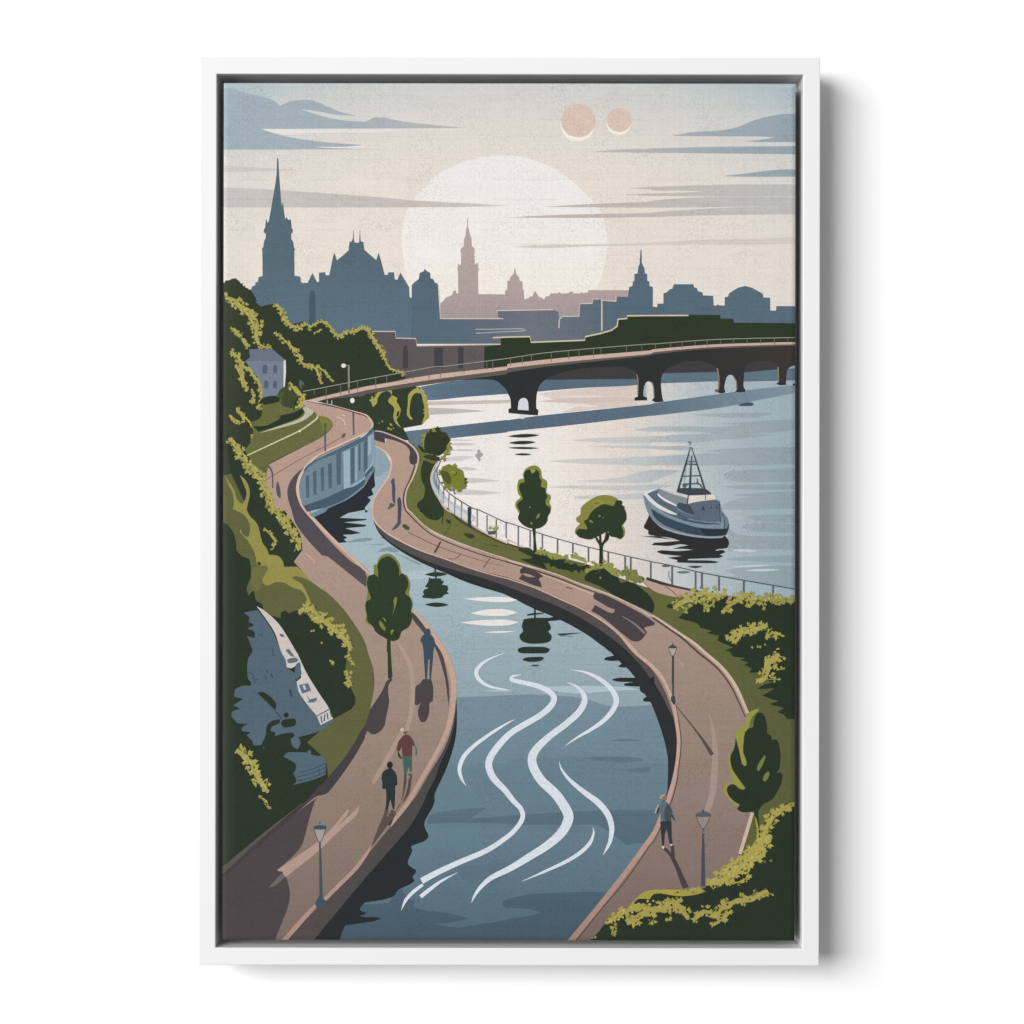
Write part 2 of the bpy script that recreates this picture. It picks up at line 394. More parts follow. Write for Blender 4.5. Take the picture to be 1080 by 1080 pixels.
# ---- the bay
BAY = grad('printed_water_ink', (235, 0), (838, 0), [(0, (226, 217, 209)), (0.42, (241, 235, 230)), (0.58, (240, 232, 225)), (0.70, (229, 217, 207)), (0.765, (213, 210, 207)), (0.83, (187, 197, 201)), (0.92, (167, 184, 192)), (1, (158, 177, 186))])
M('printed_bay').p(BAY, 'px 380,412 430,404 470,399 540,394 845,380 845,660 380,560')
R1 = (206, 204, 202)
RB = grad('printed_ripple_ink', (600, 0), (838, 0), [(0, (212, 205, 199)), (0.25, (201, 203, 203)), (0.5, (170, 183, 189)), (1, (143, 162, 170))])
RP = grad('printed_ripple_ink', (560, 0), (690, 0), [(0, (226, 213, 204)), (0.5, (219, 203, 193)), (1, (222, 204, 191))])
bay = M('printed_ripples', 'ripples on the sunlit bay')
bay.c(RP, 'c3 235,205! 430,175 975,135! 985,135! 985,300! 700,316 420,345 560,285 420,270')
bay.c((231, 222, 214), 'c3 420,224! 600,218 750,222! 600,232', 'c3 400,290! 560,280 700,300 560,305')
bay.c((210, 196, 188), 'c3 230,262! 480,238 850,228! 985,240! 985,262! 700,268 500,275').c((205, 192, 184), 'b3 480,262! 1080,250 c3 20,250 20,270 b3 1080,275 480,292!').c((195, 186, 179), 'b3 470,308! 700,318 930,335! 700,352 480,365!')
bay.l((207, 203, 200), 'b3 630,555 820,558', 1.6, 'b3 630,588 845,586', 3.2, 'b3 630,632 855,632', 2.2, 'b3 700,770 860,778', 3.4)
bay.c((213, 208, 205), 'b3 610,690! 720,675 835,680! 800,695 700,715 610,715!').c((206, 202, 199), 'b3 740,842! 850,845 1035,865! 850,880 740,884!', 'b3 690,935! 800,932 1055,955! 850,972 690,968!')
bay.c(RB, 'c3 960,478! 1085,455 d3 0,455 200,450 460,455 680,440! 480,432! 780,412 1000,400! 1080,402! 1100,470! 900,500 600,505! 820,512 910,515! 700,540 500,552! 300,575 150,572 0,570 c3 1085,580 700,575 480,555! 700,538 1085,528 d3 0,520 250,512 440,505! 300,492 0,490 c3 1085,492')
bay.c(RB, 'c3 590,602! 850,598 1085,592 d3 -30,600 200,598 340,620! 200,630 0,625 c3 850,615', 'd3 330,660! 450,655 545,655! 400,640 330,640! 500,625 800,612 1100,605! 1100,740! 700,745 400,748 200,745 0,745 c3 1085,750 700,740 450,728 300,715! 480,700 800,690 1085,680 d3 0,680 200,668')
bay.c(RB, 'd3 270,362! 500,352 900,350 780,385! 500,382', 'd3 525,825! 560,795 700,782 900,772 1100,765! 1100,870! 900,872 700,875 560,855', 'd3 515,908! 700,895 1100,890! 1100,930! 800,932 600,922', 'd3 590,972! 800,955 1100,945! 1100,1075! 700,1085 510,1085! 530,1040 640,1000 740,985')
bay.c(RB, 'c3 520,868! 700,855 860,838 1000,800 1085,785 d3 60,775 190,790! 120,820 0,862 c3 1085,878 800,880', 'c3 300,912! 500,900 900,900 1085,892 d3 20,892 150,900! 40,925 c3 1085,940 800,935 500,925', 'c3 510,982! 600,975 900,965 1085,948 d3 0,940 60,945! c3 1085,1000 700,1005 510,1000!')
bay.c(RB, 'd4 700,62! 760,45 960,40! 1100,40! 1100,110! 900,100 760,85', 'd4 655,128! 740,110 900,105 1100,120! 1100,190! 880,175 720,160', 'd4 520,380! 700,360 1100,350! 1100,412! 800,400 600,390', 'd4 520,465! 700,440 1100,425! 1100,600! 900,580 700,545 520,520! 620,500', 'd4 560,130! 640,190 800,205 1100,200! 1100,310! 800,305 560,320!')
bay.l((199, 208, 212), 'd4 690,465 960,460', 2.5, 'd4 580,310 790,318', 3.0, 'd4 560,440 900,425', 2.0).c((228, 216, 205), 'd3 -30,580! 100,578 255,592! 100,602 -30,598!', 'd3 -30,625! 100,632 250,655! 100,662 -30,672!', 'd3 -30,755! 100,758 220,770! 100,780 -30,778!', 'd3 -30,500! 80,495 180,505! 80,522 -30,525!')
bay.l((98, 112, 118), 'd4 165,480 275,478', 2.6)
M('printed_swimming_bird').c((170, 167, 165), 'b3 862,625 876,632 878,648 898,660 890,678 876,688 878,710 866,718 858,705 836,676 842,660 854,652 852,634')
SH = grad('printed_shadow_ink', (440, 0), (838, 0), [(0, (98, 120, 140)), (0.2, (85, 106, 124)), (0.6, (93, 113, 130)), (0.8, (113, 134, 147)), (1, (128, 149, 160))])
M('printed_bridge_shadow', 'slanting shadow of the bridge on the water').c(SH,
  'b3 290,492! 600,455 1080,402 c3 0,405 230,372 1080,285 d3 0,275 500,205 800,165 1100,135! 1100,192! 800,250 500,310 0,370 c3 1080,372 500,440 0,492 b3 1080,497 630,545 600,560! 500,590 430,630! 360,620! 320,550')
M('printed_bridge_shadow', 'shadow under the far side of the arches').c(SH, 'b3 420,150! 700,105 980,95 1100,150! 1100,203! 800,225 480,252 450,200', 'c3 230,188! 250,120 330,85 1000,85! 1000,135 560,160').p((96, 117, 132), 'pi 760,440 1090,420 1090,582 760,592', 'd3 40,125 50,40 500,30 500,108', 'd3 670,112 670,38 950,15 950,105', 'd3 990,105 1000,15 1090,8 1090,100')
M('printed_far_shore').p((65, 63, 65), 'c3 280,97 400,40 600,-20 1000,-20 1000,92', 'd3 70,48 100,-60 490,-60 490,38', 'd3 680,42 680,-60 950,-60 945,18')
# ---- wooded hillside on the left
FOR = grad('printed_foliage_lit_edge_ink', (235, 0), (300, 0), [(0, (62, 69, 52)), (0.4, (52, 60, 45)), (1, (48, 59, 43))])  # paler left end: light on the canvas edge put into the ink
forest = M('printed_wooded_hill')
forest.p(FOR, 'a2 -20,448 30,440 60,415 95,405 118,425 130,450 160,468 175,490 210,500 232,525 245,560 240,580 262,600 290,622 330,610 390,600 430,640 470,690 520,760 560,748 610,735 650,760 700,745 760,740 800,760 850,820 880,850 960,800 1040,780 1080,775 b2 0,780 50,850 100,920 150,1010 190,1080 b3 210,20 290,60 310,85 200,115 0,150 a3 1080,150 630,252 590,270 620,420 350,745 420,860 480,1080 a4 560,80 640,200 660,300 640,430 a4 700,570 1000,880 a4 1080,1090 -20,1090')
forest.leaves(FOR, 'a2 0,450 60,420 100,415 150,465 200,500 240,560 250,600', 1.5, 2.6, 1.6, 3, 0.6)
forest.p((50, 62, 47), 'a3 690,258 800,228 1080,185 b3 0,178 250,125 420,155 470,250 480,330 478,390 430,440 290,465 320,520 335,560 200,540 60,500 0,372 a3 1080,372 940,318 820,282')
leaf_bands = [('a2 20,560 60,560 110,605 170,640 220,700 255,760 250,830 262,900', 10.5, 4.8, 1), ('a2 60,785 130,840 170,890 188,945', 4.8, 3.4, 2), ('a2 55,962 110,1000 140,1050 165,1080 a3 200,20', 5.6, 3.6, 3),
  ('a2 385,600 425,625 455,680 490,740 540,775 590,770 645,755', 4.6, 3.2, 4), ('a2 650,800 680,765 740,738 790,748 850,820 880,848 960,805 1000,815 1050,785 b2 0,785 50,845 80,895 120,950 150,1020 180,1080 b3 200,15 275,40 290,72', 4.0, 3.0, 5),
  ('a2 690,822 750,800', 2.0, 2.6, 6), ('a2 390,820 450,860 500,910 550,950 585,1010 600,1050 650,1065 lf 180,180 240,210 265,270 280,325', 4.4, 3.2, 7), ('lf 250,175 285,215 320,240 350,290 380,302', 2.4, 2.5, 8), ('a2 262,900 310,925 375,940', 3.4, 3.2, 9),
  ('a3 100,-20 140,60 170,130 180,180', 5.4, 3.4, 10), ('a3 190,0 235,70 280,120 298,190 290,250 268,320', 5.4, 3.5, 11), ('a3 225,165 232,215 222,285', 3.0, 3.0, 12), ('a3 280,310 325,325 325,360 300,390', 1.8, 2.2, 13),
  ('a3 100,312 140,360 165,420', 4.6, 3.4, 14), ('a3 50,370 85,400 130,418', 4.2, 3.2, 15), ('a3 165,385 205,420 215,460', 3.2, 3.0, 16), ('a3 235,460 258,500 220,520 225,560 265,560 270,530', 1.8, 2.2, 17)]
for s, w, z, sd in leaf_bands: forest.leaves(LEAF, s, w, z, 1.0, sd, 0.45)
for s, w, z, sd in leaf_bands: forest.leaves(LEAF2, s, w * 0.75, z * 0.6, 0.28, sd + 50, 0)
forest.c(LEAF, 'b3 60,305! 45,265 30,250 70,235 110,170 180,152 205,190 205,215 245,235 240,262 270,320 260,370 240,400 275,465! 235,430 215,380 220,310 175,260 205,215! 180,185 140,190 100,225 90,275', 'b3 345,400! 318,360 325,280 330,210 380,165 430,175 455,225 475,260 470,300 478,340 465,400 430,430! 455,350 440,260 425,205 390,195 355,230 340,300 340,360 362,395')
forest.leaves(LEAF, 'b3 45,255 90,215 130,175 190,165', 2.6, 2.8, 0.9, 21, 0).leaves(LEAF, 'b3 190,245 235,260 255,320', 2.8, 2.6, 0.9, 22, 0).leaves(LEAF, 'b3 345,200 400,175 450,225 470,300 465,390', 3.4, 2.9, 1.0, 23, 0).leaves(LEAF, 'b3 170,450 220,465', 4, 2.6, 1.0, 24, 0).leaves((112, 126, 66), 'b3 105,415 130,420', 2.6, 3, 0.9, 25, 0)
forest.c(DARK, 'b3 245,340 238,380 252,370 260,335', 'a2 150,860 165,858 170,842 150,840')
# ---- bridge
BR = M('printed_bridge')
BK = (50, 53, 54)
BR.c(grad('printed_stone_ink', (540, 0), (838, 0), [(0, (46, 50, 50)), (0.6, (49, 51, 51)), (0.85, (57, 54, 53)), (1, (60, 56, 54))]),
  'b3 560,110! 800,82 1080,48 c3 0,35 c2 300,1065 1080,990 d2 0,978 400,945 1100,915! d3 1100,-10! 1060,-10! 1012,20 1000,120! 1003,138! 925,130! 946,112! 940,20 d2 945,1080 905,1045 820,1034 730,1048 690,1080 d3 682,60 678,150 692,172! 690,190! 612,192! 628,170! 622,110 605,72 575,60 550,78 532,150 535,172! 542,195! 500,200! 460,185! 485,168! 490,90 478,25 d2 470,1080 400,1050 310,1035 200,1048 130,1080 d3 90,20 55,75 52,150 62,235! 72,268! pi 800,860! 690,870! 640,840! 675,795! 660,650 640,590 590,570 550,600 525,690 522,780! 575,800! 570,840! 400,845! 388,810! 440,785! 442,640 445,520 420,460 360,400 230,365 100,360 c3 600,10 450,35 340,70 260,122 228,190 220,270 222,318! 237,328! 232,368! 130,362 10,350! 8,320! 28,312! 22,240 0,195 b3 1080,185 1040,140 980,100 850,95 700,103')
BR.c(grad('printed_water_ink', (540, 0), (560, 0), [(0, (222, 224, 226)), (1, (214, 216, 218))]), 'c3 80,325! 88,260 110,238 140,238 158,265 162,330!', 'c3 85,358! 148,362! 130,392 100,392').p((165, 184, 194), 'pi 525,780 530,640 560,590 565,790')
BR.s((140, 126, 112), 'd3 478,10 490,80 488,170', 1.6, 'd3 940,0 942,110', 1.6, 'd3 600,72 622,110 626,165', 1.2, 'pi 425,470 442,540 442,760', 1.2, 'pi 645,590 664,650 672,790', 1.0)
BR.e((120, 96, 82), (690 + 475 * Z72, 387 + 180 * Z72, 2.2, 1.6)).e((46, 52, 56), (690 + 510 * Z72, 387 + 190 * Z72, 3.6, 1.6), (690 + 652 * Z72, 387 + 182 * Z72, 4.4, 1.6), (690 + 966 * Z72, 387 + 129 * Z72, 4.6, 1.4), (690 + 1066 * Z72, 387 + 134 * Z72, 2.0, 1.2))
BR.c((98, 89, 86), 'a3 780,246! 1080,172 b3 0,162 500,80 1080,8 c3 0,0 c2 300,1040 1080,965 d2 0,955 400,920 1100,898! 1100,918! 400,945 0,985 c2 1080,995 300,1078 c3 0,45 b3 1080,55 560,122 0,208 a3 1080,218')
BR.c((206, 175, 160), 'a3 640,252! 800,215 1080,150 b3 0,150 500,62 1080,-5 c2 0,1058 500,1003 1080,955 d2 0,945 400,912 800,897 1100,890! 1100,908! 800,915 400,932 0,968 c2 1080,982 500,1036 c2 0,1090 b3 1080,22 500,98 0,178 a3 1080,180 800,240 720,262!')
BR.s((120, 96, 88), 'a3 640,252 800,213 1080,148 b3 0,148 300,98', 0.5)
rail = M('printed_bridge_railing')
rail.s((152, 158, 146), 'a3 610,186 800,150 1080,94 b3 0,94 300,40 520,0 b2 600,1076 1080,1016 c2 0,1016 300,972 700,935 1080,906 d2 0,906 400,875 800,862 1100,857', 0.8)
posts = []
for t, x, y0, y1 in (('a3', 695, 170, 212), ('a3', 785, 152, 245), ('a3', 895, 128, 215), ('a3', 1025, 104, 195), ('b3', 82, 82, 160), ('b3', 165, 68, 128), ('b3', 366, 30, 95), ('b3', 486, 8, 95), ('b3', 574, -8, 80), ('b3', 752, -30, 50), ('b3', 925, -50, 25), ('b3', 970, -55, 22),
                     ('c2', 25, 1015, 1072), ('c2', 115, 1000, 1062), ('c2', 185, 990, 1040), ('c2', 335, 970, 1042), ('c2', 465, 958, 1022), ('c2', 545, 950, 1005), ('c2', 655, 940, 1005), ('c2', 712, 934, 985), ('c2', 905, 920, 970), ('c2', 1022, 910, 960),
                     ('d2', 10, 908, 945), ('d2', 125, 896, 925), ('d2', 212, 890, 940), ('d2', 310, 882, 920), ('d2', 402, 876, 925), ('d2', 505, 872, 910), ('d2', 602, 868, 910), ('d2', 706, 864, 910), ('d2', 808, 862, 905), ('d2', 912, 860, 910), ('d2', 1014, 858, 900)):
    posts += ['%s %d,%d %d,%d' % (t, x, y0, x, y1), 0.75]
rail.s((118, 112, 104), *posts)
H = M('printed_house')
H.p((115, 129, 145), 'a2 172,1032 470,1035 a3 462,165 455,190 415,222 300,232 305,180 280,100 220,20 172,-40').p((104, 117, 132), 'a2 198,945 378,945 475,1028 468,1038 175,1030 208,1008').p((226, 216, 210), 'a2 462,1036 478,1026 a3 480,40 470,175 461,172')
H.c((84, 96, 116), 'a3 302,50! 302,-5 320,-18 338,-5 338,52!', 'a3 384,48! 384,-5 398,-18 411,-5 411,50!', 'a3 314,162! 316,115 330,102 346,115 346,162!', 'a3 382,162! 384,115 396,105 410,115 410,162!')
lawn = M('printed_lawn', 'terraced lawn in front of the house')
lawn.c(OLIVE, 'a3 300,292! 350,282 430,258 560,295 600,320! 700,345 745,375 800,390 830,435 800,490 740,540 600,612 400,722 350,745 270,805! 200,690 165,630! 210,575 230,500 220,420! 290,380')
lawn.c(DARK, 'a3 270,280! 310,232 415,222 430,260 350,282!', 'a3 230,450! 330,445 420,400 440,378 410,375! 540,345 605,312 618,340 580,382 480,425 380,460 270,492!').c((122, 128, 48), 'a3 730,372! 790,385 830,432 800,492 765,500 750,440')
lawn.c((188, 188, 166), 'a3 605,315! 650,303 690,340 640,390 560,428 400,472 270,505! 420,452 540,412 600,382 625,348').s((205, 200, 160), 'a3 185,672 400,572 580,486 680,420 718,385 722,355', [1.2, 1.5, 1.5, 1.7, 1.8, 1.4]).e((232, 226, 190), (235 + 586 * Z72, 387 + 488 * Z72, 1.0, 1.1))
lawn.s((92, 74, 76), 'a3 270,800 350,742 480,668 640,590 740,540', [3.2, 1.6, 0.9, 0.7, 0.4])
M('printed_shrub', 'round shrub at the end of the house').c((66, 74, 46), 'a3 430,240 425,190 460,155 500,140 530,160 580,200 610,240 590,280 550,310 500,310 450,290').leaves((84, 92, 54), 'a3 440,180 440,270', 4, 4, 1, 31, 0.3).leaves((176, 168, 78), 'a3 510,115 540,165 590,205 610,250 560,310', 5, 3.4, 1.1, 30, 0.45).s((48, 58, 44), 'a3 575,225 550,275 540,330', [0.8, 1.8, 1.0], 'a3 545,280 515,255', [1.2, 0.5])
# ---- canal
CAN = grad('printed_water_ink', (0, 490), (0, 992), [(0, (150, 173, 183)), (0.08, (163, 186, 193)), (0.28, (164, 185, 192)), (0.46, (149, 170, 178)), (1, (120, 145, 156))])
CA2 = grad('printed_water_ink', (0, 730), (0, 992), [(0, (119, 145, 157)), (0.45, (106, 134, 148)), (0.75, (94, 120, 135)), (1, (82, 107, 122))])
CA3 = grad('printed_water_ink', (0, 840), (0, 992), [(0, (92, 116, 130)), (0.5, (82, 105, 120)), (1, (70, 91, 105))])
cn = M('printed_canal')
cn.p(CAN, 'px 322,532 340,515 375,480 392,466 402,470 412,488 440,560 560,640 730,700 745,900 680,1000 300,1000 400,870 465,790 480,740 470,692 430,642 385,602 350,570')
cn.c((141, 163, 174), 'b3 70,600! 130,640 185,720 188,760 150,800! 85,830 60,760!').c((152, 172, 182), 'b5 620,35! 850,40 1080,30 c5 500,20 700,60 500,80 b5 1000,100 700,95')
cn.c((176, 196, 202), 'b4 0,480! 300,470 500,465! 500,520 200,540!', 'c5 250,270! 500,262 900,270 1000,290! 800,300 500,320').c((172, 192, 198), 'c5 0,285! 40,298 0,306 b5 900,300 1000,290')
cn.c(CA2, 'b5 600,350! 900,342 c5 0,332 200,326 500,345 640,375 720,402 820,420 1080,408 d5 150,405! d6 150,900! c6 1080,1090! b6 -300,1090! -200,700! 200,250!')
cn.c(grad('printed_water_ink', (0, 800), (0, 900), [(0, (105, 133, 146)), (1, (97, 125, 139))]), 'b5 560,870! 1080,842 c5 0,832 150,815 300,806 600,800 700,835 1080,850 d5 150,850! d6 100,100! c6 0,200! b6 400,200!')
cn.c((95, 120, 134), 'c5 770,678! 900,665 1020,675 900,682', 'c5 580,808! 700,800 900,800 1035,822 950,842 780,840 680,828', 'c5 870,902! 1000,885 1085,875! 1085,915! 1000,920')
cn.c(CA3, 'b6 470,172! 500,105 700,65 915,50! 860,90 800,128! 1080,115 c6 0,112 300,90 700,68 1080,66 d6 100,60! d6 60,300! c6 900,330! 700,190 500,180 0,178 b6 1080,170 700,162')
cn.c(grad('printed_water_ink', (0, 870), (0, 992), [(0, (100, 126, 140)), (1, (86, 111, 125))]), 'c6 150,180! 500,182 640,190! 700,215 500,240 300,215')
cn.c(CA3, 'b6 180,770! 240,680 285,665! 310,720 380,765! 370,800 460,830 640,850 790,890! 700,912 540,935! 700,958 900,930 1080,903 c6 0,895 150,872 260,845! 150,818 0,808 b6 1050,795 1045,765 c6 30,735 200,705 500,690 790,688! 640,1090! b6 -300,1090! -200,800!')
cn.c((92, 117, 131), 'b6 650,490! 900,480 1080,470 1080,560 880,700 800,640')
# saw-toothed reflections of the quay walls
RF = (42, 47, 49)
ref = M('printed_wall_reflection', 'toothed reflection below the curved blue wall')
ref.p((44, 48, 54), 'a4 640,80 760,0 b3 0,900 60,800 75,760 70,830 78,905 50,930 65,970 20,990 45,1010 15,1050 0,1065 a4 1080,5 950,30 890,65 1080,75 1080,85 920,100 1080,118 1080,132 930,145 1050,182 980,192 910,195 945,215 920,230 945,250 870,258')
ref.c((44, 48, 54), 'b4 0,5! 25,15 0,28!', 'b4 0,70! 15,75 0,82!', 'b4 0,118! 12,122 0,130!').c((131, 152, 166), 'a4 940,255! 1000,230 1080,218! b4 0,215 60,225 30,240 0,240 a4 1080,245!', 'b4 20,268! 120,262 175,262! 100,272', 'b4 80,330! 180,285 240,300! 150,320', 'b4 110,300! 190,290 260,320! 200,325').c((135, 156, 166), 'b4 200,320! 300,360 440,420! 400,420')
ref2 = M('printed_wall_reflection', 'dark wavy reflection along the left quay')
ref2.c(RF, 'b5 695,400! 698,480 690,640 650,800 600,930 530,1080 b6 528,0 510,50 465,130 450,172 460,215 480,250 478,275 455,300 400,322 350,342 358,370 355,390 335,430 325,470 350,500 388,525 380,550 360,572 375,605 330,635 260,668 240,685 225,715 150,745 0,768 a6 1080,768! 1060,790 1040,820 1060,838! 1085,842! b6 10,842! 0,858 a6 1040,868! 1085,882! b6 60,878 130,888! 60,912 0,920 a6 1080,922 930,942! 905,1000 875,1090! 640,1090! 1085,560! b6 400,0! b5 640,600!')
ref3 = M('printed_wall_reflection', 'toothed reflection along the right quay')
ref3.c(RF, 'b4 120,210! 380,380 600,480 800,565 1085,652! c4 150,700 260,770 350,818! 300,830 300,850 405,842! 520,900 640,970 780,1085 c5 780,0 810,32! 750,45 735,62 780,72 845,70! 868,95 840,112 870,122 905,122! 940,160 970,200! 850,200 795,215 850,230 960,232! 890,245 890,260 1005,268! 1010,300 1040,322 1080,330! 1030,362 1040,380 1085,382! d5 0,450 60,620 95,760 105,850 100,1085! 170,900! 150,500! 0,150! c5 900,-60! c4 500,680!')
# ---- left promenade
PATHL = grad('printed_paving_ink', (0, 420), (0, 992), [(0, (188, 156, 141)), (0.25, (177, 149, 135)), (0.5, (164, 141, 127)), (0.75, (147, 126, 114)), (1, (126, 109, 99))])
EDGE = grad('printed_kerb_ink', (0, 440), (0, 992), [(0, (226, 190, 170)), (0.4, (200, 168, 150)), (1, (178, 142, 130))])
WALLG = (82, 76, 77)
FO2 = grad('printed_foliage_lit_edge_ink', (236, 0), (250, 0), [(0, (58, 68, 54)), (0.5, (50, 61, 47)), (1, (44, 55, 42))])  # highlight of the rolled left canvas edge painted into the dark green
hb = M('printed_hillside', 'steep grassy hillside with yellow grass below the house')
hb.c((98, 100, 60), 'a3 -20,830! 350,745! 400,1080 a4 560,420 720,580 860,690 980,850 1080,1010 b5 20,0 62,130 70,260 40,430 0,610 a5 1080,560 1000,710 900,860! a6 620,0! 0,540! -20,540!')
hb.p(FO2, 'a4 -20,90 40,120 80,175 100,240 105,310 150,360 200,378 215,440 212,520 180,600 195,658 235,610 250,690 300,722 310,762 380,812 440,825 440,782 480,770 500,790 560,768 640,800 720,850 850,930 930,1010 970,1080 a5 945,10 930,150 975,280 1008,350 1008,395 975,440 840,512 720,620 640,690 740,780 790,860 800,960 720,1060 a6 640,0 0,530 -20,530')
hb.p((48, 58, 45), 'a3 30,520 160,640 300,850 370,1000 410,1080 a4 460,100 545,220 580,350 540,398 570,437 463,437 460,400 420,355 350,345 340,310 300,250 265,120 205,50 180,0 a3 190,1080 60,800')
hb.c((151, 144, 72), 'a4 75,0! 90,20 150,35 190,80 206,130 202,190 190,215! 150,190 136,145! 130,170 150,215 190,240 230,310 248,350 258,410 290,430 325,428 345,450 300,535 310,565 345,580 400,555 470,560 530,595 600,620 632,670 648,730! 672,718! 640,640 600,570 520,520! 560,510 620,525 720,580! 640,500 565,437! 465,437! 455,395 420,355 350,345! 340,310 300,250 265,120 205,50 180,0! a3 190,1045 205,950 180,870 130,820! 155,880 180,950 172,1000 150,1038 110,1008 85,930 20,832! 45,900 75,960 85,1030')
hb.c((98, 100, 60), 'a4 -10,-80! 60,-40! 75,0! 150,35 190,80! 206,140 190,215! 135,150! 130,175 190,240 245,340 255,410! 215,440! 200,375 150,358 105,310 100,240 60,140 -10,80!').c((46, 56, 43), 'a4 262,400! 290,405 285,425! 270,422').c((112, 110, 62), 'a4 270,430! 330,430 345,455 300,530 290,600 230,620 215,560 225,450')
hb.leaves(LEAF, 'a3 45,540 100,600 150,680 200,745 260,810 310,865 335,930 350,1000 380,1060 a4 420,30 480,100 530,180 570,250 585,310', 9.2, 4.8, 1.1, 41, 0.55)
hb.leaves(LEAF2, 'a3 45,540 150,680 260,810 335,930 a4 420,30 530,180 585,310', 6, 3, 0.35, 42, 0).leaves((126, 132, 66), 'a3 70,580 200,745 310,865 a4 400,20 540,210 570,320', 7, 2.6, 0.3, 43, 0)
hb.leaves(LEAF, 'a4 315,140 350,180 395,230 395,270 375,310', 3.2, 3, 0.9, 44, 0.5)
hb.leaves(LEAF, 'a4 575,790 600,760 655,745 700,790 770,850 840,900 900,960 950,1020 970,1075', 8.5, 4.6, 1.2, 45, 0.4, 1.0).leaves(LEAF, 'a4 840,900 900,905 950,930', 6, 4, 1.0, 46, 0, 1.0).leaves(LEAF2, 'a4 600,770 700,800 840,900 950,1020', 5, 2.6, 0.4, 47, 0)
hb.leaves(LEAF, 'a5 960,0 950,60 1000,80', 3.6, 3.4, 1, 48, 0.2, 1.0).leaves(LEAF, 'a5 940,140 950,200 980,265', 6, 4, 1, 49, 0.3, 1.0).leaves(LEAF, 'a5 800,70 825,105', 3.5, 3.6, 1, 50, 0, 0.8).leaves(LEAF, 'a4 670,920 700,925', 2, 3, 1, 51, 0).leaves(LEAF, 'a4 735,1010 745,1030', 2, 2.6, 1, 52, 0)
hb.leaves(LEAF, 'a5 105,745 170,800 230,860 260,940 300,1010 350,1060', 9.5, 5.0, 1.1, 53, 0.45, 1.0).leaves(LEAF2, 'a5 150,790 240,900 330,1040', 5, 3, 0.5, 54, 0).leaves(LEAF, 'lh 135,545 165,555 175,590', 3, 2.6, 1, 55, 0.2, 1.0)
hb.s((70, 65, 67), 'b5 40,535 a5 1082,606 990,770 885,912 770,1045 a6 580,92 300,300 0,560 -30,580', [3, 8.5, 9, 10, 11, 9.5, 8, 8, 8])
hb.s((92, 86, 82), 'a6 600,20 300,262 0,525 -30,550', [0.6, 3, 6, 6])
RK = M('printed_rock_face')
RKB = (85, 104, 119)
RK.c(RKB, 'a4 160,785! 265,765! 330,850 390,950 440,1080 a5 480,60 490,120 555,170! 550,200 580,310 640,400 720,490! 740,560! 838,510! 825,545 720,610 570,652! 592,690 570,745! 530,720 515,665! 545,640 530,615! 470,622 395,642! 400,615 365,605! 370,575 430,545! 440,515! 380,525 335,565 325,640 290,712! 235,710 225,680! 180,635! 210,615 145,605! 150,575 195,550! 110,545! 66,490! 75,455 135,435! 80,410! 155,360! 88,345! 95,290 150,262 210,262! 215,235 190,200 190,70 225,0 a4 215,1040 185,960! 240,975 240,930 185,905! 235,880 195,855! 205,820!')
RK.c((205, 197, 191), 'a4 256,736! 330,780 440,890 560,1085! a5 565,10 640,170 740,330 800,420 838,510! 742,560! 715,490! 640,400 580,310 560,230! 595,200! 590,150 570,100! 520,128 485,118! 475,60 440,-5 a4 400,950 340,850')
RK.c((98, 110, 118), 'a4 430,945! 460,950 468,968 440,968', 'a4 475,1075! 500,1060 520,1085!', 'a5 482,-5! 515,-2 535,25 545,42! 525,38 500,20', 'a5 488,62! 520,50 560,48 576,68! 550,84 498,88').c(RKB, 'a5 555,100! 585,80 595,150! 600,170! 560,220! 545,180')
RK.p((94, 114, 134), 'a5 578,255 648,240 672,298 602,322').p((205, 197, 191), 'a5 606,258 622,254 634,288 619,292').p((92, 112, 134), 'a5 630,320 660,365 715,350 712,375 690,388 640,388 655,375')
RK.s((58, 66, 74), 'a5 718,488 808,440', 1.0).s(RKB, 'a5 745,490 755,545', 1.4, 'a5 775,480 770,530', 1.4, 'a5 790,465 800,515', 1.4, 'a5 812,455 830,500', 1.0)
RK.c(DARK, 'a5 260,312! 310,310 370,350 405,400 400,450! 340,390', 'a5 440,540! 460,520 520,510 552,515 550,560 500,575 460,575', 'a5 460,480 485,462 502,480 490,502 470,500', 'a5 400,455! 440,495 455,510!').s(DARK, 'a5 400,455 450,512', 0.8).s((60, 76, 96), 'a4 240,930 245,975', 0.8, 'a4 265,935 275,970', 0.7, 'a4 290,940 285,965 305,955', 0.8, 'a4 375,1060 385,1085', 0.8, 'a5 375,5 380,30 395,25', 0.8, 'a5 195,160 225,170 240,215 270,210', 1.0, 'a5 240,215 245,245', 0.9, 'a5 335,140 340,160', 1.6, 'a5 322,185 330,215', 1.2, 'a5 365,170 380,200', 1.6, 'a5 510,290 525,345', 2.6)
RK.c(RKB, 'a5 462,800! 490,768 560,765 640,768! 700,790 760,792! 782,860 780,935! 700,970 530,1015! 560,985 535,925! 555,890 550,850 510,825').s((60, 74, 90), 'a5 580,920 690,890 775,850', 0.8, 'a5 560,955 690,920 780,880', 0.8, 'a5 570,985 700,950 780,915', 0.8, 'a5 728,880 735,945', 0.8).c(RKB, 'a5 640,760! 665,745 670,775 650,785', 'a5 305,720! 318,740 308,735')
hb2 = M('printed_quay_wall', 'left quay wall above the water')
hb2.c(grad('printed_stone_ink', (0, 740), (0, 992), [(0, (66, 66, 67)), (0.4, (80, 76, 76)), (1, (84, 78, 76))]), 'b5 692,355! 695,430 675,580 640,700 590,830 540,950 470,1080! b6 440,20 340,190 180,380 0,585 a6 1080,585 900,800 660,1090! 440,1090! 700,760! 1000,420!  b6 100,200! b5 500,760!')
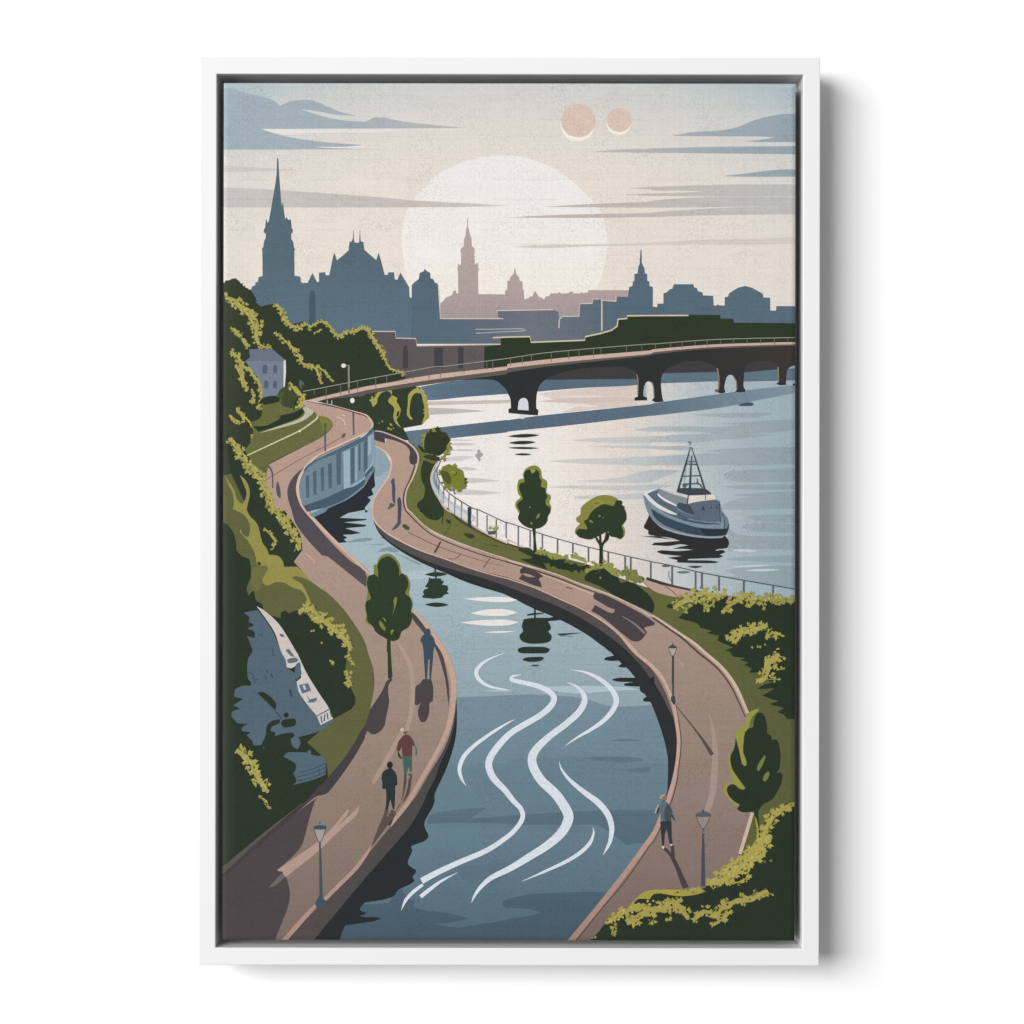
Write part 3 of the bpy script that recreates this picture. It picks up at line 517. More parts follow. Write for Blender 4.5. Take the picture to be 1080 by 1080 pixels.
hb2.c(RF, 'b5 694,420! 696,500 685,620 650,770 590,930 510,1085! b6 470,50! b5 560,880 640,700 680,560')
pl = M('printed_promenade', 'left promenade winding from the bridge to the lower left corner')
pl.c(PATHL, 'a3 590,272! 640,258! 850,305 1000,350 1080,378 b3 25,392 50,425 45,470 0,508 a3 900,595 700,690 610,800 575,930 600,1050 a4 650,30 780,170 900,290 1080,440 b4 100,550 300,700 440,860 530,980 600,1090 b5 640,120 680,260 690,380 665,560 600,740 480,940 400,1080 b6 340,20 180,210 0,430 a6 1080,440 780,750 430,1090! -20,1090! -20,590! 0,585! 300,320 560,90 700,-30 a5 800,1070 980,830 1080,655 b5 0,620 40,430 70,260 62,130 20,0 b4 0,1010 a4 1000,870 900,740 800,640 700,570 570,432! 540,398! 605,310! 590,200 520,80 455,0 a3 400,1080! 370,960 330,870 345,745! 600,612 740,540 815,480 835,430 800,385 720,370! 700,340!')
pl.c((78, 71, 73), 'a6 -20,590! 0,580! 300,320 560,90 720,-30! 700,0 670,90 640,200 610,310 585,360! 520,430 415,520! 430,530 455,535! 490,600 510,700 495,800 450,920 385,1085! -20,1090!').c((182, 152, 140), 'a6 1040,30! 1010,110 900,210 700,400 470,580! 455,535! 410,525! 560,420 730,300 850,180 940,70 960,60! 940,110 860,200! 940,130').c((110, 102, 100), 'a6 455,540! 475,575! 400,640 345,655!')
pl.s(grad('printed_paving_ink', (0, 680), (0, 830), [(0, (178, 152, 141)), (1, (174, 147, 135))]), 'b4 250,1010 b5 290,0 340,100 360,250 355,420 320,600', [1.5, 4, 4.8, 4.5, 4.5, 4.5], 'b5 285,600 200,760 60,1000', [5, 5, 4])
pl.s((196, 164, 150), 'a4 620,330 660,360 700,405', [0.6, 1.8, 0.8]).s((212, 186, 164), 'a3 865,380 900,390 925,420 930,445', [1, 1.2, 1.4, 0.8], 'a3 905,365 930,372', 1.2).s((120, 88, 80), 'a3 320,865 380,825 600,695 820,580 900,535', 0.7)
pl.c((84, 78, 83), 'a3 615,760! 540,830 500,900 492,980 520,1080 a4 560,120 650,240 755,352! 800,362 960,490 1085,590! b4 20,535! -5,455! a4 980,400 850,280 700,110 620,0 a3 590,1040 562,960 570,860').c((78, 72, 76), 'b4 355,780! 430,850 500,950 580,1085 b5 610,110 635,250 640,340 632,415! 625,330 610,220 580,100 545,0 b4 500,1000 430,920 360,830')
pl.s(EDGE, 'a3 1080,505 900,588 720,675 610,790 568,910 590,1020 a4 640,20 760,150 900,290 1080,460 b4 60,510', [1.8, 2, 2.4, 2.8, 3.2, 3.4, 3.6, 3.2, 2.8, 2.6, 2.4], 'b4 355,760 450,860 540,990 600,1080 b5 645,110 672,230 672,340 655,480 620,610 560,740 470,900 370,1070 b6 320,20 190,185', [2.2, 4.5, 6, 6, 6.5, 6.4, 6, 5.6, 5, 4.6, 4.6, 4.6, 4.6, 3.4], 'b6 45,345 20,385 0,415 a6 1010,510 900,620 775,745', [1, 3.4, 3.6, 4, 4.2, 4], 'a6 705,790 640,860 450,1075', [3, 4.6, 5])
pl.s((66, 54, 56), 'a3 632,258 850,303 1000,345 1080,372 b3 30,392 55,428', [0.5, 1.2, 1.2, 1.0, 0.6, 0.4]).s((214, 184, 166), 'a3 800,282 1000,338 1080,362 b3 25,380 54,420 55,455 30,490 0,512', [0.5, 1.0, 1.4, 1.8, 2, 2, 1.8, 1.8])
pl.s((168, 172, 168), 'a3 795,250 795,282', 1.0, 'a3 828,255 828,290', 1.2)
# ---- curved blue retaining wall with columns
cb = M('printed_curved_wall')
cb.c(grad('printed_wall_ink', (315, 0), (395, 0), [(0, (114, 138, 150)), (0.6, (109, 134, 147)), (0.85, (116, 140, 153)), (1, (140, 162, 173))]), 'a3 578,920! 590,860 640,775 720,700 900,610 1080,520 b3 40,480 62,450! 70,560 68,690 40,760 0,800 a3 1080,835 960,915 780,1000 610,1060! 590,1000')
cb.c((78, 104, 122), 'a3 605,800! 650,740 740,690 900,612 1080,522 b3 30,486 60,455! 62,495 0,545 a3 1080,560 900,645 720,715')
WN = (80, 102, 120)
cb.p(WN, 'a3 630,830 656,820 656,990 634,990', 'a3 685,798 712,788 712,970 688,970', 'a3 742,768 768,758 770,940 748,945', 'a3 798,738 828,725 828,918 804,924', 'a3 862,662 898,645 896,895 866,898', 'a3 968,625 1000,605 1000,875 972,885', 'a3 1030,592 1046,580 1046,785 1032,790', 'b3 20,510 0,520 0,790 20,775', 'a3 1070,570 1085,562 1085,800 1070,800').p((152, 178, 192), 'a3 915,645 968,625 968,905 920,930', 'b3 22,535 48,510 48,640 22,680').p((142, 167, 182), 'a3 1005,610 1022,600 1022,860 1005,868')
cb.c((146, 172, 186), 'a3 920,930! 1000,885 1080,830 b3 0,795 50,735 66,680 68,600! 74,600 72,690 60,745 0,815 a3 1080,848 1000,905').c((70, 92, 110), 'a3 610,1055! 780,995 930,925 1000,905 1080,850 b3 0,818 60,750! 62,775 0,850 a3 1080,885 960,985 850,1050 700,1085 a4 640,20!').c((112, 137, 156), 'a3 960,985! 1080,885 b3 0,848 62,775! 66,795! 30,850 0,885 a3 1080,905 960,1000 800,1075 a4 780,20 690,62! 655,40!  a3 760,1075 880,1030')
# ---- wooded point and grass beside the right promenade
GR = grad('printed_grass_ink', (420, 0), (838, 0), [(0, (108, 113, 60)), (0.3, (103, 106, 56)), (0.7, (98, 104, 56)), (1, (92, 96, 58))])
pg = M('printed_grass_verge')
pg.c(GR, 'b3 330,560! 400,615 480,650 560,690! 560,712 520,760 503,840 520,940 600,1065 b4 700,55 800,115 920,190 1080,266 c4 0,262 150,300 300,345 500,390 640,430 800,500 1000,575! d4 0,610! 340,640! 1100,700! d5 1100,1090! d6 1100,200! 760,400! 640,440! 760,90! d5 740,560! 640,300 500,120 340,-20 d4 150,900 0,805 c4 800,650 400,505 0,385 b4 900,330 600,215 400,100 330,0 b3 300,1010 370,830 405,700')
pg.c((50, 62, 42), 'b3 400,590! 480,640 520,700! 560,705 530,745 500,800 495,860 520,950 570,1030 600,1085 b4 560,80 480,70 420,10 b3 395,1060 400,1030 440,1000 455,920 430,860 425,780 440,720!').c((104, 110, 56), 'b3 400,600! 440,650 500,655 560,690! 520,735 460,712 410,720').c((62, 68, 46), 'b3 440,680! 500,670 570,685! 540,708 470,700')
pg.leaves((46, 58, 42), 'b4 420,0 480,40 540,55', 4, 4, 1, 61, 0.4).s((50, 58, 42), 'b4 595,20 585,110', [1.6, 0.8], 'b4 655,115 600,200', 0.5).c((58, 64, 42), 'b4 610,80! 640,80 655,105 630,110', 'b4 745,185! 800,185 835,210 790,222', 'b4 900,265! 1000,275 1025,288! 960,275')
pg.c((46, 56, 42), 'c4 95,380! 190,370 180,340 220,330 262,385 305,460! 200,425').c((52, 60, 44), 'c4 80,310! 190,360 180,300 100,290')
pg.s((70, 62, 60), 'b4 620,-10 700,70 790,130 920,200 1080,272 c4 0,262 100,295 180,312', [1.2, 2.0, 1.6, 1.4, 1.2, 1.4, 2, 1.2], 'd4 -60,525 0,545 140,585 350,628', [3, 3.4, 3, 2]).c((188, 156, 143), 'd4 -90,525! 0,562 140,592 340,635! 250,660 190,672! 100,655 0,622 c4 1010,540!').s(DARK, 'd4 85,585 140,625 185,670', 0.6).s((98, 76, 66), 'bh 690,290 775,375', 0.6)
pg.s((206, 180, 166), 'b3 575,690 530,750 503,830 510,900 560,1000 610,1075 b4 700,45 800,112 920,185 1080,258 c4 0,232 130,292', [0.6, 1.3, 1.6, 1.6, 1.6, 1.6, 1.8, 1.6, 1.4, 1.3, 1.6, 0.6])
# ---- right promenade and its quay
pr = M('printed_quay_wall', 'right quay wall curving along the canal')
pr.c((86, 79, 79), 'b4 45,-10! 60,70 160,185 380,300 600,380 850,470 1080,530 c4 0,530 200,600 400,690 600,780 800,910 960,1085! c5 1040,30 1100,130! d5 40,220 140,440! 150,640! 110,420 0,190! c5 1080,200 990,85 900,-10 c4 800,985 600,850 400,745 200,665 0,590 b4 1085,590! 850,510 600,445 380,360 200,255 80,130')
pr.c((48, 50, 52), 'b4 40,20! 90,140 200,255 380,355 600,440 850,510 1085,588! c4 0,588 200,665 400,745 600,850 800,985 900,1085 c5 1000,90 1080,200 d5 0,260 95,390 155,540 178,700 168,860 116,1085! d6 20,60! d5 95,1080 108,840 90,700 60,580 0,430! c5 1020,290! 900,80 800,-20 c4 740,1050 600,950 400,838 200,755 0,655 b4 850,560 600,480 380,382 200,270 100,170')
pr.c((100, 84, 84), 'd5 0,160! 60,270 110,380 140,500! 110,440 60,340 0,240!')
PATHR = grad('printed_paving_ink', (0, 460), (0, 992), [(0, (184, 154, 137)), (0.3, (177, 149, 134)), (0.5, (160, 138, 124)), (0.7, (150, 128, 117)), (0.85, (137, 118, 109)), (1, (121, 104, 96))])
pp = M('printed_promenade', 'right promenade curving along the canal to the bottom edge')
pp.c(PATHR, 'b3 62,486! 130,494 250,540 340,590 395,655 402,720 370,825 315,930 302,1010 315,1080 b4 340,25 410,100 520,180 700,260 900,330 1080,384 c4 0,390 200,448 400,513 560,575 800,663 1000,762 1080,812 d4 0,822 150,922 300,1022 375,1085 d5 380,0 520,130 640,300 712,470! d6 760,60! 700,270 640,420! 420,700! 0,700! c6 1080,690! 600,1090! 455,1090! 700,790 900,530 1080,290 d6 20,190 100,0 d5 155,870 172,700 158,560 125,420 65,270 -15,140 c5 1000,35 940,-40 c4 860,965 780,885 600,765 400,675 200,588 0,518 b4 850,460 600,370 380,292 170,180 75,85 52,0 b3 55,1050 75,990 125,915 180,830 202,740 180,670 75,602! 70,560!')
pp.c((76, 70, 76), 'b3 65,488! 130,496 250,542 340,592 395,655 400,720 375,745! 345,735 335,690 340,640 300,590 210,555 160,545! 150,578! 72,555!').c((226, 194, 172), 'b3 150,545! 165,545 155,580!')
pp.s((92, 72, 68), 'b3 380,745 345,850 305,935 292,1010 305,1080 b4 340,45 420,125 520,200 700,280 900,350 1080,400', [1.6, 1.8, 1.8, 1.6, 1.6, 1.4, 1.2, 1.2, 1.2, 1.2, 1.2], 'c4 0,402 200,462 400,528 560,592 800,682 1000,790 1080,835', [1.4, 1.8, 1.8, 1.4, 1.2, 1.2, 1.4], 'd4 -30,805 0,830 100,900 220,985 330,1085 d5 480,130 590,280 690,495', [2, 2.2, 2.2, 2.2, 2.2, 1.8, 1.5, 1.2])
pp.s((210, 184, 164), 'b3 75,486 130,493 250,538 345,590 397,655 402,720 370,825 318,930 306,1010 320,1085 b4 345,20 420,98 520,170 700,250 900,322 1080,378 c4 0,382 200,440 400,505 560,570 800,658 1000,756 1080,806 d4 0,815 150,915 300,1015 380,1085 d5 520,130 620,270 710,470', [1.0, 1.2, 1.4, 1.6, 1.7, 1.7, 1.6, 1.6, 1.5, 1.4, 1.3, 1.3, 1.3, 1.3, 1.2, 1.2, 1.2, 1.2, 1.3, 1.4, 1.4, 1.4, 1.6, 1.8, 2.4, 2.8, 3, 3.4, 3.6, 3], 'c4 0,410 200,475 400,545 560,610 800,705 900,750', [0.3, 0.8, 1.0, 1, 0.9, 0.4], 'd6 745,88 690,270 650,400', [3.4, 3.8, 3.6])
pp.s(EDGE, 'b3 76,600 130,628 180,672 200,735 180,830 120,920 70,1000 55,1080 b4 75,90 170,182 380,296 600,375 850,465 1080,527', [1, 1.4, 1.6, 1.8, 1.8, 1.6, 1.6, 1.8, 1.8, 1.6, 1.4, 1.2, 1.2, 1.2], 'c4 0,526 200,594 400,682 600,774 800,905 980,1085', [1.2, 1.3, 1.5, 1.7, 2.2, 3])
pp.s(grad('printed_kerb_ink', (0, 680), (0, 992), [(0, (206, 172, 156)), (0.5, (196, 160, 145)), (1, (168, 134, 118))]), 'c4 880,985 970,1085 d5 20,150 100,280 150,420 178,570 188,700 170,880 120,1080 d6 25,190 0,240 c6 1075,300 900,540 700,795 470,1075', [2.2, 3.4, 3.8, 3.2, 3.6, 4.4, 4.6, 4.4, 4.6, 5.0, 5, 5.2, 5.4, 5.8, 6.2])
pp.s((70, 62, 62), 'd5 165,420 190,560 203,700 185,880 150,1080 d6 60,170 0,300 c6 1080,340 900,600 700,835 510,1075', [0.5, 0.9, 1.0, 1, 0.9, 0.8, 0.8, 0.8, 0.9, 0.9, 0.9])
pp.s((170, 146, 136), 'd5 415,470 450,620 462,780 455,950 440,1085 d6 400,75', [1.2, 4, 6, 7.2, 7, 6]).c((176, 152, 142), 'd5 170,55! 200,65 225,110 215,125!')
# shadows lying on the right promenade
sh = M('printed_tree_shadow', 'shadow of the poplar across the right promenade')
sh.c((76, 68, 72), 'c4 100,455! 130,440 240,485 275,510! 240,530 255,560 262,595! 180,570 85,528! 110,500 95,480!').c((170, 142, 132), 'c4 108,488! 160,492 215,518! 150,512')
sh = M('printed_tree_shadow', 'broad shadow of the round tree across the right promenade')
sh.c((77, 69, 72), 'bh 240,410! 330,420 520,515 700,610 815,690! 805,715 740,728 712,740! 740,780 730,800! 690,850 640,870 590,860! 500,790 330,650 210,578! 235,545 245,520! 400,600 435,580! 240,465! 230,440').c((168, 143, 136), 'bh 240,490! 330,525 435,565! 430,590 410,595! 330,560 240,520!').s((138, 124, 122), 'bh 505,628 620,700 720,790', [0.6, 1.8, 2.4])
pp.s((92, 74, 70), 'b4 530,330 575,245', [2.4, 1.8], 'b4 330,175 460,240 600,300 800,365 1050,435', [0.6, 0.8, 0.6, 0.6, 0.3], 'b4 900,445 950,370', 0.8, 'b4 640,375 690,375 730,335', 0.7, 'c4 445,592 495,605', 1.0)
pp.c((80, 84, 58), 'b4 280,125! 300,112 340,140 330,160 300,150')
# ---- fence above the bay
fe = M('printed_fence')
fe.c((190, 198, 202), 'pn 330,470! 300,520 280,600 300,690 360,780 430,860 600,960 700,1040! 620,1085! 480,1000 360,880 270,760 245,650 265,560').c((130, 150, 168), 'pn 315,500! 285,580 290,660 320,720! 330,760 300,740 262,660 270,570').c((216, 214, 212), 'pn 370,830! 480,930 700,1060! 640,1085! 480,985 380,900')
fe.s((120, 128, 134), 'b3 575,712 545,780 560,860 610,930 680,990 820,1075 b4 850,0 1000,70 1080,108', [0.8, 0.9, 0.9, 0.9, 1, 1, 1, 0.9, 0.9]).s((78, 84, 90), 'b3 600,925 680,988 820,1075 b4 850,0 1000,70 1080,105 c4 0,100 250,185 500,258 700,308 1080,395 d4 0,402 130,428 360,482 680,540 1100,612', [0.6, 0.8, 0.9, 0.9, 0.9, 0.9, 0.9, 0.9, 0.9, 0.9, 0.9, 0.9, 1, 1, 1, 1])
fp = []
for t, x, y0, y1, w in (('pn', 300, 560, 720, .5), ('pn', 322, 650, 790, .7), ('pn', 370, 730, 890, .7), ('pn', 425, 795, 950, .7), ('pn', 488, 835, 1000, .7), ('pn', 556, 880, 1050, .8), ('b4', 680, -20, 40, .8), ('b4', 732, -5, 75, .8), ('b4', 850, 5, 135, .8), ('b4', 925, 45, 170, .8), ('b4', 995, 75, 215, .9), ('b4', 1070, 105, 220, .9),
        ('c4', 82, 130, 280, 1), ('c4', 172, 158, 290, 1), ('c4', 265, 188, 300, 1.1), ('c4', 380, 222, 335, 1.2), ('c4', 496, 255, 335, 1.3), ('c4', 615, 285, 400, 1.3), ('c4', 765, 322, 420, 1.4), ('c4', 893, 352, 460, 1.4), ('c4', 936, 362, 470, 1.4),
        ('bh', 775, 108, 272, 1.3), ('d4', 134, 425, 572, 1.6), ('d4', 312, 468, 605, 1.5), ('d4', 360, 482, 605, 1.7), ('d4', 490, 505, 620, 1.5), ('d4', 678, 540, 635, 1.6), ('d4', 900, 578, 640, 1.6)):
    fp += ['%s %d,%d %d,%d' % (t, x, y0, x, y1), w]
fe.s((92, 100, 108), *fp).s((58, 66, 70), 'b4 792,-15 792,125', 3.6, 'b4 780,130 812,130', 2).e((96, 104, 108), (690 + 88 * Z72, 537 + 430 * Z72, 4.6, 1.2)).s((140, 150, 156), 'd4 112,470 108,510 125,545', 0.8)
fe.leaves((160, 160, 84), 'b4 935,150 960,140 1000,160', 3, 3.4, 1, 70, 0.3).p((84, 90, 96), 'b4 930,165 990,165 985,192 935,192')
# ---- trees
T = M('printed_tree', 'small round tree at the bend of the right promenade')
T.leaves((140, 140, 66), 'pn 170,330 180,200 260,155 340,170 400,230 425,300 390,390 340,440', 4.5, 3.6, 1.1, 80, 0.5, 0.7).leaves((52, 60, 40), 'pn 200,220 280,190 340,260 280,340 210,310', 11, 5, 0.9, 81, 1.0).c((48, 58, 40), 'pn 170,320! 180,210 250,160 330,200 400,280 385,350 310,400 240,370').c((56, 62, 44), 'pn 160,405! 220,390 330,430 330,450 240,445')
T = M('printed_shrub', 'bright green bush overhanging the fence')
T.c((122, 126, 46), 'pn 350,560 420,540 520,560 555,640 520,700 420,690 360,640').leaves((122, 126, 46), 'pn 350,600 400,560 480,550 530,600 550,650 510,710 430,690 370,640', 9, 6, 1.0, 82, 1.0, 0.7).c((84, 88, 40), 'pn 345,560! 400,560 430,590 450,640 440,690 400,680 355,620').leaves((146, 148, 58), 'pn 420,560 480,560 510,600', 3, 3, 0.8, 83, 0).s((150, 150, 150), 'pn 455,720 490,800', [2.4, 1.2]).s((110, 112, 108), 'pn 470,740 488,800', 0.7)
CROWN, RIM = (47, 62, 42), (132, 137, 54)
T = M('printed_tree', 'slender poplar behind the fence')
T.c(RIM, 'tr 175,78 130,88 95,115 82,150 88,178 55,185 40,230 45,290 65,320 32,350 25,390 50,435 60,470 100,500 240,500 285,430 295,390 280,360 292,325 285,300 258,285 265,220 255,190 225,170 220,125 205,95')
T.c(CROWN, 'tr 175,105 150,110 110,115 90,150 95,205 60,215 55,260 75,310 80,335 45,360 40,390 60,430 45,470 55,500 90,535 140,555 200,555 245,530 268,495 270,465 290,430 288,395 260,380 255,340 270,320 258,290 250,250 220,240 225,195 210,175 205,130')
T.c((160, 150, 76), 'tr 140,115! 160,105 180,118 155,140').c((130, 138, 70), 'tr 180,485! 195,450 212,445 205,470').leaves((140, 150, 78), 'tr 140,385 142,400', 1, 1.8, 1, 84, 0).leaves((140, 150, 78), 'tr 145,512 150,520', 1, 2.4, 1, 85, 0).c((48, 58, 44), 'tr 152,545! 178,545! 178,640 190,742! 160,742! 162,640')
T = M('printed_tree', 'broad round tree behind the fence with a forked trunk')
T.c((136, 136, 60), 'tr 700,303 640,315 570,355 525,400 520,450 488,475 492,505 515,520 482,560 480,595 520,600 660,520 790,440 800,340 760,312').c((150, 140, 66), 'tr 600,350! 680,340 700,370 640,390').c((140, 146, 66), 'tr 835,530 855,570 850,610 830,630 820,560')
T.c(CROWN, 'tr 835,348 790,345 770,385 700,372 655,390 600,435 570,490 545,500 570,560 510,560 485,590 505,620 540,632 590,640 640,622 680,600 730,580 745,615 790,625 820,638 845,615 845,570 832,540 865,490 865,440 850,400 855,390 832,378').leaves((120, 128, 56), 'tr 645,475 690,475', 1.5, 3.6, 1, 86, 0).leaves((134, 138, 62), 'tr 590,508 618,512', 1.5, 3.0, 1, 87, 0).e((96, 80, 50), (628.0, 531.0, 0.9, 0.9), (630.6, 530.6, 1.0, 0.8))
T.c((46, 54, 42), 'tr 660,830! 662,690 640,650 630,625! 645,625 662,655! 660,610! 675,600! 678,670! 700,640 712,580! 738,590! 730,640 690,690 692,830!')
T = M('printed_tree', 'dark leafy tree on the left promenade')
T.c((118, 128, 52), 'b4 165,338 130,350 100,385 92,415 68,425 65,490 20,510 10,560 20,620 10,690 0,730 10,800 10,860 120,900 330,800 360,740 355,690 330,640 342,590 335,540 315,500 275,480 262,420 235,375 200,345')
T.c((48, 62, 43), 'b4 175,358 150,365 115,385 95,430 100,470 100,520! 85,505 70,495 30,510 15,560 25,620 45,680 10,700 5,750 15,800 20,850 60,890 80,930 130,965 200,1000 255,985 278,930 330,895 355,840 350,770 355,720 340,670 305,640 325,590 325,540 300,500 275,490 258,510! 258,450 235,400 205,370')
T.c((128, 132, 62), 'b4 215,690! 232,665 242,680 235,730 205,815! 220,750', 'b4 105,850! 120,850 155,900 150,925! 118,895', 'b4 130,820! 155,835 158,860!', 'b4 195,920! 220,915 200,955')
T.c((48, 62, 44), 'b4 170,900! 190,900! 195,1085! b5 208,190! 195,215! 175,200! 172,0! b4 165,1085!').s((40, 74, 46), 'b4 185,1000 b5 192,100 195,190', [1, 2, 2])
M('printed_tree_shadow', 'shadow of the dark leafy tree on the left promenade').c((75, 69, 70), 'b5 195,205! 208,212 180,250 175,310 182,380 170,450 155,520 150,555! 130,590 90,622 50,628 18,600! 0,640! a5 1080,580! b5 10,540 40,440 80,380 130,300 165,225')
T = M('printed_tree', 'pointed dark tree at the right edge of the right promenade')
GRIM = (150, 152, 62)
T.c(GRIM, 'ta 585,95! 570,130 520,170 490,230 500,290 490,350! 450,340! 400,400 380,480 365,640 410,790 410,850 380,862 355,830! 340,730 280,520! 265,490! 270,450 300,370 350,335 395,340! 410,230 440,165 500,115').c(GRIM, 'ta 220,665! 190,720 200,830 250,960 330,1085! tb 400,400! 370,418 300,390! 245,345 190,345 150,390 160,480 220,560 325,625! 300,645! 200,575 130,490 110,400 150,330 240,315! 200,200 170,80 165,-20 170,-45')
T.c(DARK, 'ta 600,145 540,175 510,240 505,340 450,355! 395,420 375,540 370,680 410,800 412,860 380,870 350,830! 320,690 268,485! 250,620 200,730 200,830 230,930 330,1075 tb 400,400! 365,420 310,405! 260,355 200,350 155,390 150,440 180,510 250,580 325,625! 285,680! 320,712 400,730 500,718 580,700! 640,620 760,555 840,430 885,330 900,240 880,190 815,195! 860,130 tb 875,0 ta 875,720 860,600 820,515 755,520! 745,460 695,430! 690,320 670,220 640,165')
T.c((118, 128, 60), 'ta 665,720! 670,760 620,880 575,945! 555,900 600,800', 'tb 715,170! 725,220 690,290 655,308 635,270 670,200').c((100, 112, 60), 'ta 560,150! 520,230 500,340 480,355! 455,330 470,250 510,180').c((44, 60, 38), 'tb 515,700! 575,690! 575,800 610,1085! 590,1085! 560,880 530,790').c((170, 160, 66), 'tb 530,780! 560,860 580,1000 572,1075 545,1070! 555,980 540,870')
# ---- bushes along the fence
B = M('printed_shrub', 'low hedge at the foot of the poplar')
B.leaves(DARK, 'c4 190,350 300,385 430,425 540,445 620,440', 6.5, 4.4, 1, 90, 0.8, 0.3).leaves((146, 148, 68), 'c4 220,310 280,325 340,345 400,360 460,370', 5, 4, 1, 91, 0.5).leaves((150, 152, 74), 'c4 480,350 540,370 600,400', 5.5, 4, 1, 92, 0.4)
B = M('printed_shrub', 'large round bush below the broad tree')
B.leaves((146, 146, 70), 'bh 170,240 240,160 320,150 400,190 470,250', 7, 4.4, 1, 93, 0.6).leaves((124, 130, 66), 'bh 490,240 530,210 600,230 660,270 680,310', 9, 4.6, 1, 94, 0.7)
B.c(DARK, 'bh 150,250! 200,200 270,185 340,180 400,230 460,260 490,310 560,300 640,330 690,370 760,430 800,490 810,550 790,600! 640,530 450,440 300,350 150,290!').leaves((140, 146, 80), 'bh 280,265 310,258', 0.6, 2.0, 1, 95, 0).leaves((90, 100, 56), 'bh 240,215 330,190', 2, 2.4, 0.5, 96, 0)
B = M('printed_shrub', 'spreading shrubs at the right edge below the fence')
B.p(DARK, 'd4 180,825 260,760 340,690 480,700 560,660 620,680 760,720 880,690 960,680 1100,710 1100,1090 d5 1100,510 1010,515 985,480 935,460 985,430 875,400 945,375 880,360 820,335 915,280 780,285 830,250 900,235 820,200 800,160 720,160 740,130 680,100 720,85 650,65 690,50 600,40 570,0 d4 530,1075 600,1050 480,1000 490,960 395,940 440,925 350,900 330,870 270,850').p(DARK, 'd4 90,740 110,720 140,725 150,745 120,755')
B.leaves((168, 160, 78), 'd4 150,760 200,710 280,670 370,635 460,650 540,645', 11, 5.2, 1, 97, 0.4).leaves((150, 154, 72), 'd4 330,700 420,735 460,700', 6, 4.5, 0.8, 98, 0.4).leaves((150, 154, 70), 'd4 240,770 250,775', 3, 5, 1, 99, 0).leaves((150, 154, 70), 'd4 380,755 390,760', 3, 4.5, 1, 100, 0).leaves((162, 156, 76), 'd4 520,790 560,740 640,690 720,650 760,700 700,740', 9, 5, 1, 101, 0.4)
B.leaves((152, 148, 76), 'd4 760,670 840,680 920,670 1000,690 1060,705', 9, 5, 1, 102, 0.5).leaves((152, 148, 76), 'd4 820,720 840,760', 5, 4.5, 1, 103, 0.2).leaves((152, 148, 76), 'd4 900,690 910,730', 4, 4, 1, 104, 0.2).leaves(LEAF2, 'd4 200,720 440,650 700,670 960,670', 5, 3, 0.4, 105, 0).leaves((196, 160, 90), 'd4 300,752 590,770', 2, 3, 0.08, 106, 0)
B.leaves((170, 162, 80), 'd4 560,1000 620,950 700,915 780,905 850,900', 9, 4.4, 1.1, 107, 0.5, 1.0).leaves((160, 160, 72), 'd4 850,985 890,940 950,950 975,965', 7, 4, 1, 108, 0.3, 1.0).leaves((150, 156, 72), 'd4 740,1050 800,1040 840,1020', 2.4, 3, 0.9, 109, 0)
B.leaves((172, 162, 80), 'd5 800,230 840,180 860,100 900,60 950,20', 11, 5, 1.1, 110, 0.5, 1.0).leaves((172, 162, 80), 'd5 860,40 980,40', 6, 4.5, 1, 111, 0.2, 1.0).leaves((160, 160, 74), 'd5 850,210 960,215', 2.5, 3, 1, 112, 0.2, 1.0).leaves((160, 160, 74), 'd5 930,140 990,130', 3, 3.4, 1, 113, 0.2, 1.0).leaves((196, 160, 86), 'd4 930,1070 945,1065', 1, 2.4, 1, 114, 0)
B = M('printed_shrub', 'yellow tipped bushes in the lower right corner')
B.p(DARK, 'bu 10,500 60,450 80,420 200,340 250,290 330,240 500,240 600,230 720,120 850,60 920,0 d6 900,100 1000,40 1100,20 1100,1090 c6 600,1090')
B.leaves((171, 160, 74), 'd6 1080,20 1000,40 940,80 880,150 840,220 850,290 820,340', 8, 4.8, 1, 120, 0.5, 0.9).leaves((174, 162, 76), 'd6 880,260 820,320 760,410 700,450 620,490 560,560 480,600 430,650', 16, 5.4, 1.05, 121, 0.6, 1.0).leaves((174, 162, 76), 'd6 850,390 740,420 690,590 560,620', 5, 4, 0.8, 122, 0.2, 1.0)
B.c((170, 158, 68), 'bu 210,330! 240,290 300,245 400,235 520,240! 540,225 580,230 610,245! 560,262 480,270 400,260 380,255! 340,260 320,285! 260,285 240,310 280,310 340,330! 200,350').leaves((168, 156, 72), 'bu 450,255 540,240 600,245', 4, 4, 1, 123, 0.3, 0.9)
B.leaves((170, 158, 72), 'bu 90,410 150,375 220,340 300,320', 7, 4.8, 1, 124, 0.5, 0.9).leaves((168, 156, 74), 'bu 200,410 260,380 330,340 400,330 450,310 490,340 520,390', 11, 5.2, 1, 125, 0.5, 0.9).leaves((168, 156, 74), 'bu 320,420 340,390', 5, 4, 1, 126, 0.3, 0.9).leaves((160, 156, 66), 'bu 120,470 130,440 150,410', 4, 4, 1, 127, 0.3, 0.9).leaves((160, 156, 66), 'bu 420,400 430,370', 4, 4, 1, 128, 0.2, 0.9)
